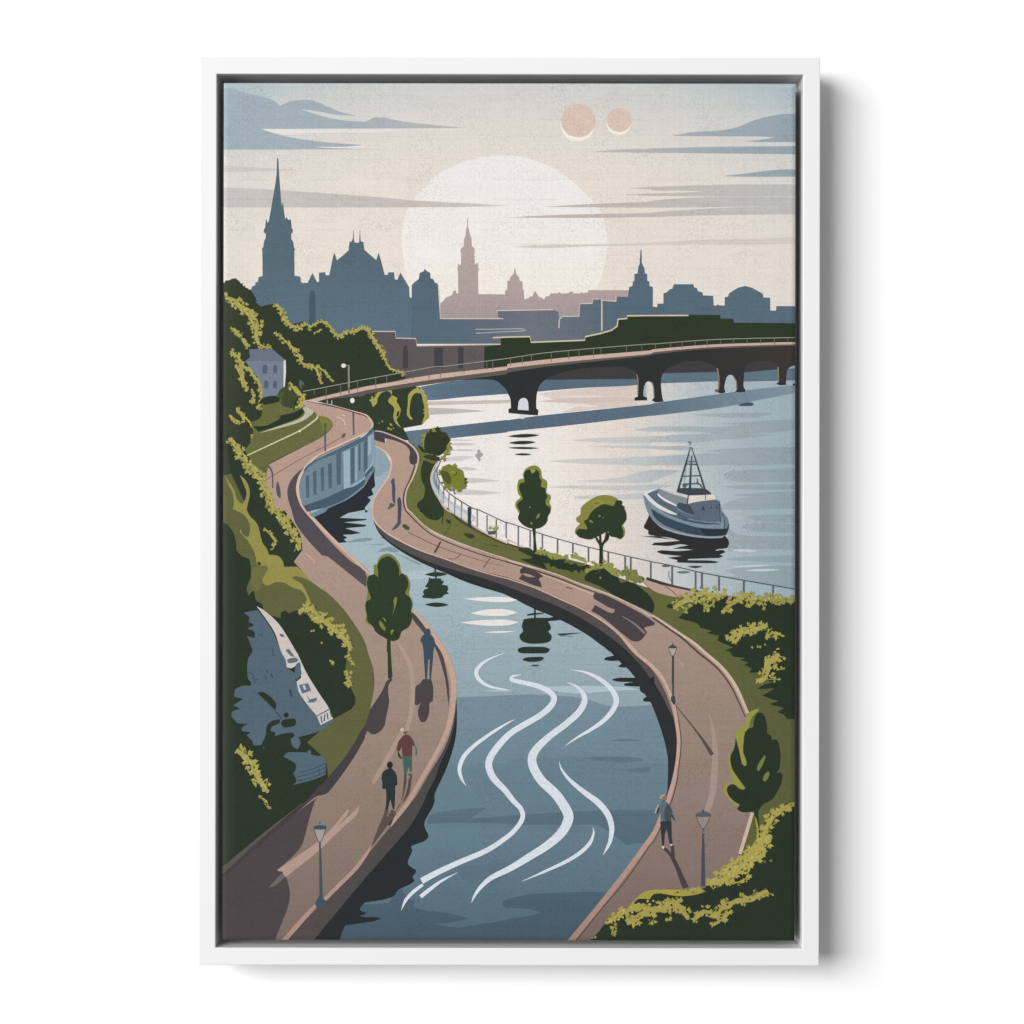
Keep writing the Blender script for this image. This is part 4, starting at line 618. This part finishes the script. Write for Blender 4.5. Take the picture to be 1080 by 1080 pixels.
B.leaves((166, 156, 76), 'bu 545,400 600,345 650,370 700,330 760,300 840,285 880,265 930,240', 8, 4.8, 1.05, 129, 0.55, 1.0).leaves((166, 156, 76), 'bu 640,425 690,390 740,350', 6, 4.4, 1, 130, 0.4, 0.9).leaves((166, 156, 76), 'bu 880,285 950,255', 4, 3.4, 1, 131, 0.3, 1.0).leaves((120, 126, 62), 'd6 820,465 890,440', 1.6, 3, 0.7, 132, 0).leaves(LEAF2, 'bu 90,410 300,310 450,320', 5, 3, 0.4, 133, 0).leaves(LEAF2, 'd6 860,270 740,410 600,520 480,600', 9, 3, 0.35, 134, 0).leaves((150, 150, 60), 'bu 20,490 40,480', 1, 3, 1, 135, 0)
# ---- boat
W = M('printed_boat_reflection')
W.c((48, 48, 48), 'bo 125,815! 95,880 68,945 115,975! 118,1015 200,1035 380,1070! d4 -100,205! 0,205! 110,215 195,240! 80,250 0,255! -20,270! 100,278 195,265 260,275! 200,285 140,300! 220,300 300,308! 180,318 50,312 18,322! 60,340 210,355! 160,362 100,368! 150,380 175,385! 175,402 300,408 460,408 488,400! 420,390 250,388! 255,378 400,372 485,370! 520,355 490,345! 535,325 520,310 460,318! 470,305 550,295! 565,260 555,225 530,200! 200,180! bo 600,1020! 300,960! 150,830!').c((50, 50, 50), 'd4 250,435! 310,430 370,434! 310,446').c((60, 66, 70), 'd4 -5,262! -18,270 -5,275!')
BO = M('printed_boat')
BO.c((114, 131, 143), 'bo 60,600! 90,740 150,850 280,960 480,1020 700,1050 880,1050! 920,1000 942,900 920,830 870,775! 850,670! 560,690! 230,545! 110,600!')
BO.c((86, 102, 118), 'bo 62,605! 130,660 300,780 480,850 700,895 870,895! 880,940! 700,925 480,885 300,815 150,720').c((128, 148, 162), 'bo 70,630! 150,740! 300,830 480,900 650,945 900,965! 890,890 700,915 480,870 300,800 130,670')
BO.c((58, 76, 88), 'bo 140,750! 300,840 480,905 650,950 930,960! 915,1020 860,1032! 700,1035 500,1000 280,920 180,840').c((44, 56, 66), 'bo 640,955! 800,965 930,955! 945,900 942,960 915,1020 860,1032! 720,1030').c((152, 166, 176), 'bo 150,850! 280,945 480,1005 700,1035 860,1035 905,1025! 880,1052 700,1055 480,1025 280,965 170,880').c((122, 140, 154), 'bo 85,700! 130,740 180,850 280,950! 180,890 120,800')
BO.c((222, 220, 218), 'bo 60,600! 110,565 235,540! 160,570 105,598! 200,690 330,765 430,800! 400,812 330,800 180,720').c((92, 106, 120), 'bo 108,600! 160,575 228,568! 205,600 240,640 400,725! 420,770 600,830 850,880! 700,880 500,840 330,765 190,680')
BO.c((224, 222, 222), 'bo 215,590! 260,630 405,710! 405,728! 280,670 210,610').c((130, 142, 150), 'bo 232,548! 225,580 260,625 405,705! 515,705! 525,640! 400,610').c((228, 214, 202), 'bo 235,545! 270,530 410,575! 525,650! 520,705! 560,690 800,660! 820,645 800,610 745,605! 540,615! 420,585')
BO.c((62, 72, 82), 'bo 410,580! 430,540 700,545 765,595! 750,605 540,612').c((92, 108, 124), 'bo 550,705! 620,680 800,658 845,668! 862,880! 700,875 600,825').c((66, 78, 90), 'bo 425,685! 545,710! 600,822! 480,780 410,735!').c((120, 136, 150), 'bo 862,880! 870,775 905,830 900,890!').s((66, 80, 92), 'bo 530,600 518,705', 1.4).s((88, 98, 106), 'bo 706,605 708,660', 1.0)
BO.s((54, 68, 82), 'bo 550,110 500,290 415,575', [0.6, 1.4, 1.7], 'bo 560,115 630,330 700,560', [0.6, 1.3, 1.6], 'bo 562,200 550,400 540,600', [0.6, 1.6, 2.2]).s((74, 88, 98), 'bo 520,262 605,262', 0.7, 'bo 510,288 610,292', 1.0, 'bo 470,415 655,407', 1.0, 'bo 500,340 485,480', 0.3, 'bo 545,95 545,60', 0.6, 'bo 620,430 622,490 650,500 670,540', [0.4, 1.2, 1.4, 1.0], 'bo 480,495 640,490', 1.2).c((84, 94, 102), 'bo 468,492! 530,490 500,520 490,540 470,520').e((120, 130, 136), (672 + 541 * 110 / 1080, 460 + 62 * 110 / 1080, 1.8, 1.0))
BO.c((54, 68, 84), 'bo 668,765! 675,725 690,730 700,765!', 'bo 755,750! 765,725 778,750!', 'bo 815,760! 820,715 832,745!').s((56, 74, 88), 'bo 420,815 520,855', 1.0, 'bo 470,870 700,905 860,910', [0.6, 1.1, 0.8], 'bo 415,820 460,850 520,862', 0.6).s((60, 74, 86), 'bo 850,690 862,890', 0.9, 'bo 875,800 905,870 900,960', 0.8)
M('printed_mooring_boat', 'tiny dark dinghy below the bridge').c((74, 88, 98), 'd3 632,290! 690,272 745,270 757,285! 740,296 660,297')
# ---- reflections of trees and light on the water
M('printed_tree_reflection', 'four dark dashes below the bridge pier').l((46, 60, 44), 'c3 5,527 245,517', 3.6, 'c3 10,577 215,571', 3.6, 'c3 5,614 240,617', 2.2, 'c3 55,663 182,664', 2.2)
M('printed_tree_reflection', 'broken dark reflection beside the dark leafy tree').s((46, 58, 54), 'b4 532,450 532,478', 1.6, 'b4 537,500 537,525', 1.4).l((46, 60, 52), 'b4 455,496 625,492', 4.6, 'b4 455,724 635,726', 4.6).p((46, 62, 46), 'b4 488,517 500,527 572,525 580,540 600,550 582,572 625,580 632,605 620,625 636,640 600,650 580,672 520,680 440,672 432,660 450,648 438,630 450,610 485,598 455,590 480,550')
T = M('printed_tree_reflection', 'stacked dark reflection under the right quay')
T.s((44, 52, 50), 'c4 208,740 210,830', 1.7, 'c4 150,803 200,796 275,790', [1.6, 2, 1]).c((45, 56, 46), 'c4 125,835! 200,825 400,825! 410,840 310,842 325,880 330,910 310,930 335,960 325,1000 270,1018 170,1020 110,1000 92,960 120,925 110,890', 'c4 80,1060! 120,1046 280,1046 322,1060! c5 310,5 280,14 120,14 85,5').c((45, 56, 46), 'c5 115,62 150,45 270,42 275,58 240,75 160,78').l((60, 74, 74), 'c5 180,107 245,107', 1.8).c((50, 64, 72), 'c4 378,945! 480,940 575,938! 480,950 400,960').s((120, 140, 150), 'c4 400,962 500,966', 0.8)
M('printed_light_reflection', 'white lens shapes of light on the canal').c((236, 230, 226), 'b4 742,680! 900,668 c4 0,668 78,690! 0,706 b4 900,700', 'b4 802,790! 900,765 1000,758 c4 0,762 80,785! 0,808 b4 1000,812 900,808', 'b4 720,860! 850,845 1000,838 c4 0,840 92,860! 0,882 b4 950,886 820,875', 'b4 890,936! 1000,926 c4 0,926 78,925! 0,936 b4 1000,940')
# ---- white current lines on the canal
SW = (219, 226, 235)
M('printed_current_line', 'long white current line, left of the two longest').s(SW, 'c5 105,175 40,190 30,212 100,232 230,262 320,305 355,355 330,415 250,485 130,555 20,625 b5 1010,720 955,800 940,870 975,960 1060,1050 c6 50,0 105,60 115,130 60,215 -20,285 b6 920,375 700,470 540,545 430,605', [0.4, 2.6, 4.2, 4.6, 5.2, 5.8, 6.4, 6.4, 6.2, 6.2, 6.4, 6.8, 7.2, 7.4, 7.2, 6.2, 5.4, 5.0, 5.0, 4.8, 5, 5.4, 5.6, 6.0, 6.6])
M('printed_current_line', 'long white current line, widest and rightmost of the two longest').s(SW, 'c5 455,235 530,268 578,325 585,385 540,465 440,555 320,645 235,725 190,800 200,880 260,980 360,1075 c6 415,10 460,90 460,150 410,240 310,330 170,420 20,510 b6 960,580 880,650 830,720 808,770', [0.3, 2.6, 5.2, 6.6, 6.8, 6.6, 6.8, 8, 9.2, 9.4, 9.6, 10, 10.2, 10.6, 10.4, 9.6, 8.6, 7.6, 6.4, 5.4, 4.2, 2.6, 0.3])
M('printed_current_line', 'white arc at the upper right of the canal').s(SW, 'c5 470,138 600,160 720,222 800,300 828,370 805,440 735,522 640,590 540,648 470,695 440,718', [0.3, 2.4, 4.6, 5.6, 6, 5.6, 4.8, 3.8, 2.4, 1.2, 0.3])
M('printed_current_line', 'white arc at the lower right of the canal').s(SW, 'c5 395,835 410,890 460,960 530,1025 600,1080 c6 690,10 760,95 792,190 785,285 760,350 725,408', [0.3, 2, 3.4, 4.6, 5.6, 6.6, 6.6, 5.8, 4.4, 3, 0.3])
M('printed_current_line', 'thin white hook between the long line and the lower right arc').s(SW, 'c6 650,195 656,240 630,312 560,385 450,455 290,530 110,608', [0.3, 2.2, 3.8, 4.2, 3.8, 2.8, 0.3])
M('printed_current_line', 'white hook at the upper left of the canal').s(SW, 'b5 1072,8 950,55 870,110 845,165 875,222 955,268 1080,292 c5 10,295', [0.3, 2, 3.8, 4.6, 4, 2.8, 1.4, 0.3])
M('printed_current_line', 'white arc at the left of the canal').s(SW, 'c5 62,514 b5 1080,545 960,620 830,715 750,800 718,890 732,960 768,1022', [0.2, 2.0, 3.4, 4, 4.6, 4.4, 3.2, 0.3])
M('printed_current_line', 'short white dash, inner of the pair at the lower left').s(SW, 'b6 706,540 580,605 490,670 422,725', [0.3, 2.8, 4, 4.2])
M('printed_current_line', 'short white dash, outer of the pair at the lower left').s(SW, 'b6 440,632 370,685 310,750 275,830', [3, 3.8, 3.4, 0.3])
# ---- street lamps
def lamp(label, t, cx, y_cap, head_w, head_h, pole, base_y, w0, w1, dark, glass):
    k = TILES[t][2]
    L = M('printed_street_lamp', label)
    X = lambda dx, y: '%.1f,%.1f' % (cx + dx, y)
    L.p(glass, t + ' ' + ' '.join((X(-head_w * .42, y_cap + head_h * .22), X(head_w * .42, y_cap + head_h * .22), X(head_w * .1, y_cap + head_h), X(-head_w * .1, y_cap + head_h))))
    L.s(dark, t + ' ' + X(-head_w * .43, y_cap + head_h * .2) + ' ' + X(-head_w * .3, y_cap + head_h * .6) + ' ' + X(-head_w * .06, y_cap + head_h), 0.7, t + ' ' + X(head_w * .43, y_cap + head_h * .2) + ' ' + X(head_w * .3, y_cap + head_h * .6) + ' ' + X(head_w * .06, y_cap + head_h), 0.7)
    L.c(dark, t + ' ' + ' '.join((X(-head_w * .5, y_cap + head_h * .2) + '!', X(-head_w * .3, y_cap + head_h * .02), X(-head_w * .1, y_cap - head_h * .05), X(0, y_cap - head_h * .25), X(head_w * .1, y_cap - head_h * .05), X(head_w * .3, y_cap + head_h * .02), X(head_w * .5, y_cap + head_h * .2) + '!', X(0, y_cap + head_h * .26))))
    L.s(dark, t + ' ' + X(0, y_cap + head_h * .96) + ' ' + X(pole * .5, (y_cap + base_y) / 2) + ' ' + X(pole, base_y), [w0, (w0 + w1) / 2, w1])
    return L
lamp('street lamp at the lower left edge of the left promenade', 'a6', 737, 182, 100, 128, 10, 740, 1.7, 3.6, (66, 84, 96), (170, 158, 150)).c((66, 84, 98), 'a6 728,720! 755,715! 770,750 808,770! 740,802 712,808! 705,770').c((118, 134, 142), 'a6 700,185! 720,170 770,170 785,185!').c((66, 84, 96), 'a6 690,190! 740,180 788,188! 780,212 700,212')
lamp('street lamp standing in front of the lower right bushes', 'd6', 371, 88, 122, 120, -1, 645, 1.6, 4.6, (74, 78, 92), (156, 136, 130)).c((84, 96, 110), 'd6 312,100! 340,84 400,82 432,102! 371,118').p((108, 120, 124), 'd6 356,215 384,215 380,248 362,248')
lamp('street lamp on the canal side of the right promenade', 'la', 418, 235, 210, 255, 0, 1085, 1.5, 2.0, (64, 76, 76), (186, 164, 150)).s((64, 76, 76), 'd5 143,30 143,340', 2.0).c((64, 76, 80), 'd5 130,340! 155,340! 162,380 150,405 125,370').s((90, 78, 76), 'd5 155,400 300,580 380,690 440,785', [0.8, 1.6, 3.0, 4.4])
L = M('printed_street_lamp', 'globe lamp on the bridge approach').s((142, 146, 128), 'lf 488,180 490,395', 1.8, 'lf 490,182 460,182', 0.8).s((110, 100, 96), 'lf 490,345 492,395', 1.2).e((226, 222, 208), (300 + 449 * Z72, 360 + 185 * Z72, 2.6, 2.3))
L = M('printed_street_lamp', 'globe lamp on the outer kerb of the bend').s((84, 96, 116), 'lf 523,532 526,712', [2, 1.6]).e((232, 230, 218), (300 + 516 * Z72, 360 + 450 * Z72, 2.4, 2.8))
L = M('printed_street_lamp', 'blue grey lamp post at the top of the curved wall').s((80, 94, 112), 'lf 308,625 310,835', [2.2, 1.6]).p((84, 98, 116), 'lf 296,625 320,622 322,640 300,640').c((98, 96, 96), 'lf 432,718! 445,702 465,698 460,725 440,735')
L = M('printed_street_lamp', 'dark leaning lamp post by the left hedge').s((80, 78, 90), 'a3 345,750 375,800 380,920', [2.2, 1.4, 1.2])
# ---- people
PS = (76, 70, 72)
P = M('printed_person', 'person in a dark suit walking on the left promenade')
P.c((66, 58, 56), 'pb 295,780! 340,790! 330,880 280,1085 pb 205,1085 250,930', 'pb 395,800! 465,820! 470,900 400,1085! 320,1085! 380,950').c((92, 80, 74), 'b6 205,60! 235,90 150,210 60,330 50,335! 100,230', 'b6 160,60! 178,70 130,200 50,335! 100,200')
P.c((44, 54, 58), 'pa 385,775 345,790 325,840 345,890 360,905! 310,930 250,980 225,1080 pb 220,200! 240,270 238,385 275,395 300,385! 315,500 310,680 295,785! 345,790! 365,680 390,590! 415,680 435,770 465,780! 475,640 485,330! 520,320! 520,220 510,150 480,60 pa 470,960 410,900! 435,860 430,800').e((36, 44, 40), (390 + 383 * 60 / 1080, 760 + 840 * 60 / 1080, 3.0, 3.7))
P = M('printed_person', 'person in a maroon jacket and green trousers walking on the left promenade')
P.c((88, 76, 66), 'pb 650,200! 700,210! 670,400 600,620 480,830! 560,720 620,500', 'pb 740,200! 790,210! 750,470 650,620 600,690! 700,440')
P.c((68, 100, 91), 'pa 620,670! 800,660! 795,960! 760,980! 735,860! 700,1000 690,1030! 655,1020!').c((82, 74, 90), 'pa 650,1020! 695,1015! 690,1080! pb 690,210! 650,200!', 'pa 735,1010! 790,1005! pb 800,180! 780,235! 745,220! 765,150 730,130').c((76, 100, 98), 'pa 855,470! 880,500 900,610 880,670! 865,650 870,560')
P.c((98, 66, 62), 'pa 680,265! 620,300 545,400 510,540 540,590 575,560! 605,490! 620,660! 700,685 805,660! 805,480! 855,470! 840,410 790,320 730,270').c((46, 60, 50), 'pa 530,590! 560,610 590,680 630,720! 580,715 540,670').c((112, 82, 70), 'pa 620,195! 660,215 715,195! 700,240 670,260').c((206, 190, 172), 'pa 575,165! 620,130 655,155 640,180! 660,195! 610,205')
P = M('printed_person', 'person in blue seen from behind beside the dark leafy tree')
P.c((60, 78, 93), 'b4 480,905 460,915 455,940 430,970 420,1000 435,1020 445,1085! b5 450,100 458,210! 470,212! 480,60! 490,62! 488,205! 500,210! 515,60 b4 518,1085! 530,1010 520,975 500,950 495,920')
M('printed_person_shadow', 'shadow of the person in blue').c((76, 69, 72), 'b5 440,210! 500,210! 515,260 518,320 512,380! 490,390 485,470 460,530 425,532 403,480 410,420 435,375! 400,408 378,402! 380,330 385,270 420,240')
P = M('printed_person', 'fair haired person in a grey shirt on the right promenade')
P.c((76, 66, 66), 'd6 60,350! 90,360 140,440 185,520 262,650! 215,655 150,470 130,420 90,375', 'd6 125,335! 148,340 158,440! 140,430')
P.s((76, 67, 66), 'd6 68,352 110,390 150,450 200,560 240,655', [3.4, 3, 4.2, 4.8, 6], 'd6 132,335 142,440', [2.6, 3]).c((52, 60, 66), 'd6 45,150! 130,148! 132,250 138,325! 115,325! 95,210! 80,250 75,335! 60,335! 50,230').c((90, 110, 122), 'pc 395,330! 370,380 350,420! 390,440! 385,630! 590,635! 595,500! 670,650! 680,645! 600,430 540,330 490,270! 420,250! 410,300').c((72, 78, 84), 'pc 520,300! 560,350 600,430 600,530! 580,640! 470,640! 460,480').s((56, 56, 56), 'pc 600,530 660,640', [1.6, 1.0]).s((70, 64, 60), 'pc 355,390 320,500', [1.6, 1.2]).s((190, 172, 134), 'pc 355,330 310,420 292,500', [1.2, 1.5, 1.4]).c((146, 114, 84), 'pc 470,145! 410,175 385,215 440,240! 500,255! 515,190 500,160').s((204, 178, 142), 'pc 390,215 410,170 480,138', [1.6, 1.2, 0.6]).c((222, 210, 200), 'd6 55,345! 78,340 70,365!', 'd6 118,325! 138,325 130,340!')
P = M('printed_person', 'left of the two small grey figures on the far right promenade')
P.c((78, 82, 100), 'pd 535,258 500,300 492,330 510,400 512,560 520,680! 530,690! 550,740! 575,740! 575,560 578,430 560,330 560,280').c((92, 92, 88), 'pd 480,720! 520,735 580,760! 540,800 430,858! 445,810')
P = M('printed_person', 'right of the two small grey figures on the far right promenade')
P.c((78, 76, 94), 'pd 650,615 625,640 612,690 622,800 615,1085! 680,1085! 695,760 680,660').s((80, 88, 98), 'pd 648,1050 648,1085 b4 262,100 235,135 205,158', [3.8, 3.6, 3.2, 1.0])
P = M('printed_person', 'small dark figure by the left hedge').c((82, 88, 88), 'a3 415,870 405,920 415,980 440,1000! 440,960 430,900')
P = M('printed_person', 'tiny dark figure under the trees at the bridge head').c((84, 100, 104), 'a3 585,95! 578,130 590,165 605,170! 600,130 620,150! 615,120')
# ================================================================== BUILD
FRONT = 0.060                    # frame front stands this far off the wall
EMPTY = bpy.data.objects.new('framed_canvas_print', None); COL.objects.link(EMPTY)
# the wall is the plane y = 0; the thing hangs in front of it (towards -y)
EMPTY.location = ((CX - 540) * MM, -FRONT, (540 - CY) * MM)
EMPTY.rotation_euler = (0, -TILT, 0)
EMPTY.empty_display_size = 0.05
EMPTY['label'] = 'canvas print of a winding canal and a city skyline in a white floating frame'
EMPTY['category'] = 'picture'

def link(name, me, parent=None, label=None, group=None):
    o = bpy.data.objects.new(name, me); COL.objects.link(o)
    if parent: o.parent = parent
    if label: o['label'] = label
    if group: o['group'] = group
    return o
def simple(name, rgb, rough=0.5, spec=0.3, noise=0.0):
    m = bpy.data.materials.new(name); m.use_nodes = True
    nt = m.node_tree; b = nt.nodes['Principled BSDF']
    b.inputs['Base Color'].default_value = (*rgb, 1); b.inputs['Roughness'].default_value = rough
    b.inputs['Specular IOR Level'].default_value = spec
    if noise:
        tc = nt.nodes.new('ShaderNodeTexCoord'); n = nt.nodes.new('ShaderNodeTexNoise'); n.inputs['Scale'].default_value = 300
        n.inputs['Detail'].default_value = 3
        bp = nt.nodes.new('ShaderNodeBump'); bp.inputs['Strength'].default_value = noise; bp.inputs['Distance'].default_value = 0.0003
        nt.links.new(tc.outputs['Object'], n.inputs['Vector']); nt.links.new(n.outputs[0], bp.inputs['Height'])
        nt.links.new(bp.outputs[0], b.inputs['Normal'])
    return m
WHITE = simple('white_satin_paint', (0.775, 0.775, 0.778), 0.45, 0.25, 0.04)
DARKB = simple('grey_backing_board', (0.6, 0.6, 0.6), 0.8, 0.1)
WALLM = simple('matt_white_wall_paint', (0.95, 0.95, 0.95), 0.9, 0.05, 0.05)

# ---- the wall
bm = bmesh.new()
bmesh.ops.create_grid(bm, x_segments=2, y_segments=2, size=4.0)
for v in bm.verts: v.co = (v.co.x, 0, v.co.y)
for f in bm.faces:
    f.normal_update()
    if f.normal.y > 0: f.normal_flip()
me = bpy.data.meshes.new('wall'); bm.to_mesh(me); bm.free(); me.materials.append(WALLM)
w = link('wall', me); w['kind'] = 'structure'; w['label'] = 'plain white wall behind the framed print'

# ---- frame: four mitred rails; local y = 0 is the frame front, +y runs back to the wall
OX0, OX1, OZ0, OZ1 = (209.8 - CX) * MM, (864.6 - CX) * MM, (CY - 1018.4) * MM, (CY - 60.0) * MM
RW = 0.0182; FD = 0.040
IX0, IX1, IZ0, IZ1 = OX0 + RW, OX1 - RW + 0.0002, OZ0 + RW + 0.0003, OZ1 - RW - 0.0002
def rail(o0, o1, i1, i0):
    bm = bmesh.new()
    A = [bm.verts.new((p[0], y, p[1])) for y in (0, FD) for p in (o0, o1, i1, i0)]
    fs = [(0, 1, 2, 3), (7, 6, 5, 4), (0, 4, 5, 1), (1, 5, 6, 2), (2, 6, 7, 3), (3, 7, 4, 0)]
    for f in fs: bm.faces.new([A[i] for i in f])
    bmesh.ops.recalc_face_normals(bm, faces=bm.faces)
    ed = [e for e in bm.edges if {e.verts[0].index, e.verts[1].index} in ()]
    bm.verts.index_update()
    ed = [e for e in bm.edges if tuple(sorted(v.index for v in e.verts)) in ((0, 1), (2, 3))]
    bmesh.ops.bevel(bm, geom=ed, offset=0.0011, segments=3, profile=0.5, affect='EDGES')
    me = bpy.data.meshes.new('frame_rail'); bm.to_mesh(me); bm.free(); me.materials.append(WHITE)
    return link('frame_rail', me, EMPTY)
g = 0.000006
rail((OX0, OZ1), (OX1, OZ1), (IX1 - g, IZ1), (IX0 + g, IZ1))
rail((OX1, OZ0), (OX0, OZ0), (IX0 + g, IZ0), (IX1 - g, IZ0))
rail((OX0 - g, OZ0 + g), (OX0 - g, OZ1 - g), (IX0, IZ1 - g), (IX0, IZ0 + g))
rail((OX1 + g, OZ1 - g), (OX1 + g, OZ0 + g), (IX1, IZ0 + g), (IX1, IZ1 - g))
def box(name, x0, x1, y0, y1, z0, z1, mat, parent, bev=0.0):
    bm = bmesh.new()
    bmesh.ops.create_cube(bm, size=1)
    for v in bm.verts:
        v.co = ((x0 + x1) / 2 + v.co.x * (x1 - x0), (y0 + y1) / 2 + v.co.y * (y1 - y0), (z0 + z1) / 2 + v.co.z * (z1 - z0))
    if bev: bmesh.ops.bevel(bm, geom=list(bm.edges), offset=bev, segments=3, profile=0.5, affect='EDGES')
    me = bpy.data.meshes.new(name); bm.to_mesh(me); bm.free(); me.materials.append(mat)
    return link(name, me, parent)
box('backing_ledge', IX0 + 0.0005, IX1 - 0.0005, FD - 0.006, FD - 0.001, IZ0 + 0.0005, IZ1 - 0.0005, DARKB, EMPTY)

box('hanging_cleat', -0.12, 0.12, FD - 0.001, FRONT - 0.0005, IZ1 - 0.08, IZ1 - 0.03, DARKB, EMPTY)

# ---- canvas: stretched over bars, with the printed cloth rolling over its edges
RX0, RZ1 = px(235.2, 540)[0], px(537, 87.7)[1]
RX1, RZ0 = px(838.6, 540)[0], px(537, 991.8)[1]
ROLL = 0.0052
def sag(x, z):
    d = min(x - RX0, RX1 - x, z - RZ0, RZ1 - z)
    if d >= ROLL: return 0.0
    t = (ROLL - max(0.0, d)) / ROLL
    return 0.0016 * t * t
SIDE = simple('wrapped_canvas_edge', (0.3, 0.3, 0.3), 0.85, 0.08, 0.2)
bm = bmesh.new(); n = 24
def ring(inset, y):
    return [bm.verts.new(p) for p in ((RX0 + inset, y, RZ0 + inset), (RX1 - inset, y, RZ0 + inset), (RX1 - inset, y, RZ1 - inset), (RX0 + inset, y, RZ1 - inset))]
back = 0.026
rings = [ring(0, back), ring(0, RECESS + 0.0020), ring(0.0009, RECESS + 0.0016), ring(0.0026, RECESS + 0.0008), ring(ROLL, RECESS + 0.0003)]
bm.faces.new(rings[0])
for a, b in zip(rings, rings[1:]):
    for i in range(4): bm.faces.new((a[i], a[(i + 1) % 4], b[(i + 1) % 4], b[i]))
bm.faces.new(rings[-1])
bmesh.ops.recalc_face_normals(bm, faces=bm.faces)
me = bpy.data.meshes.new('canvas'); bm.to_mesh(me); bm.free(); me.materials.append(SIDE)
CANVAS = link('canvas', me, EMPTY)

EDGE_CUTS = [ROLL * f for f in (1.0, 0.75, 0.5, 0.25)]
def build(m):
    bm = bmesh.new(); mats = []
    for mat, v, f, lv in m.sh:
        if mat not in mats: mats.append(mat)
        k = mats.index(mat)
        y = RECESS - lv * STEP
        bv = []
        for p in v:
            x, z = px(*p); bv.append(bm.verts.new((x, y, z)))
        for t in f:
            try: fc = bm.faces.new([bv[i] for i in t])
            except ValueError: continue
            fc.material_index = k
    bmesh.ops.delete(bm, geom=[v for v in bm.verts if not v.link_faces], context='VERTS')
    xs = [v.co.x for v in bm.verts]; zs = [v.co.z for v in bm.verts]
    if min(xs) < RX0 + ROLL or max(xs) > RX1 - ROLL or min(zs) < RZ0 + ROLL or max(zs) > RZ1 - ROLL:
        for co, no in (((RX0, 0, 0), (-1, 0, 0)), ((RX1, 0, 0), (1, 0, 0)), ((0, 0, RZ0), (0, 0, -1)), ((0, 0, RZ1), (0, 0, 1))):
            bmesh.ops.bisect_plane(bm, geom=bm.verts[:] + bm.edges[:] + bm.faces[:], dist=1e-7, plane_co=co, plane_no=no, clear_outer=True)
        for c in EDGE_CUTS:
            for co, no in (((RX0 + c, 0, 0), (1, 0, 0)), ((RX1 - c, 0, 0), (1, 0, 0)), ((0, 0, RZ0 + c), (0, 0, 1)), ((0, 0, RZ1 - c), (0, 0, 1))):
                bmesh.ops.bisect_plane(bm, geom=bm.verts[:] + bm.edges[:] + bm.faces[:], dist=1e-7, plane_co=co, plane_no=no)
        for v in bm.verts: v.co.y += sag(v.co.x, v.co.z)
    bm.normal_update()
    for f in bm.faces:
        if f.normal.y > 0: f.normal_flip()
    me = bpy.data.meshes.new(m.name); bm.to_mesh(me); bm.free()
    for t in mats: me.materials.append(t)
    return link(m.name, me, CANVAS, m.label)
from collections import Counter
for m in Motif.all:
    if m.sh: build(m)
if max(k for _, k in LEVELS) > 60: print('LEVELS', max(k for _, k in LEVELS))

# ---- light: one large soft lamp high on the left, and an even white studio around it
def area_lamp(name, loc, aim, size, power, col=(1, 1, 1)):
    L = bpy.data.lights.new(name, 'AREA'); L.shape = 'RECTANGLE'; L.size, L.size_y = size; L.energy = power; L.color = col
    o = bpy.data.objects.new(name, L); COL.objects.link(o); o.location = loc
    o.rotation_euler = (Vector(aim) - Vector(loc)).to_track_quat('-Z', 'Y').to_euler()
    return o
area_lamp('softbox', (-9.0, -11.6, 3.6), (0, 0, 0), (10.2, 8.0), 2900)
W = bpy.data.worlds.new('World'); scene.world = W; W.use_nodes = True
bg = W.node_tree.nodes['Background']; bg.inputs[0].default_value = (1, 1, 1, 1); bg.inputs[1].default_value = 0.25

# ---- camera
cam = bpy.data.cameras.new('camera'); co = bpy.data.objects.new('camera', cam); COL.objects.link(co)
co.location = (0, -FRONT - CAM_D, 0); co.rotation_euler = (math.radians(90), 0, 0)
cam.sensor_width = 36; cam.lens = 36 * CAM_D / 1.08; cam.clip_start = 0.05; cam.clip_end = 100
scene.camera = co
scene.view_settings.view_transform = 'Standard'; scene.view_settings.look = 'None'
scene.view_settings.exposure = 0; scene.view_settings.gamma = 1; scene.view_settings.use_curve_mapping = False
scene.cycles.max_bounces = 6
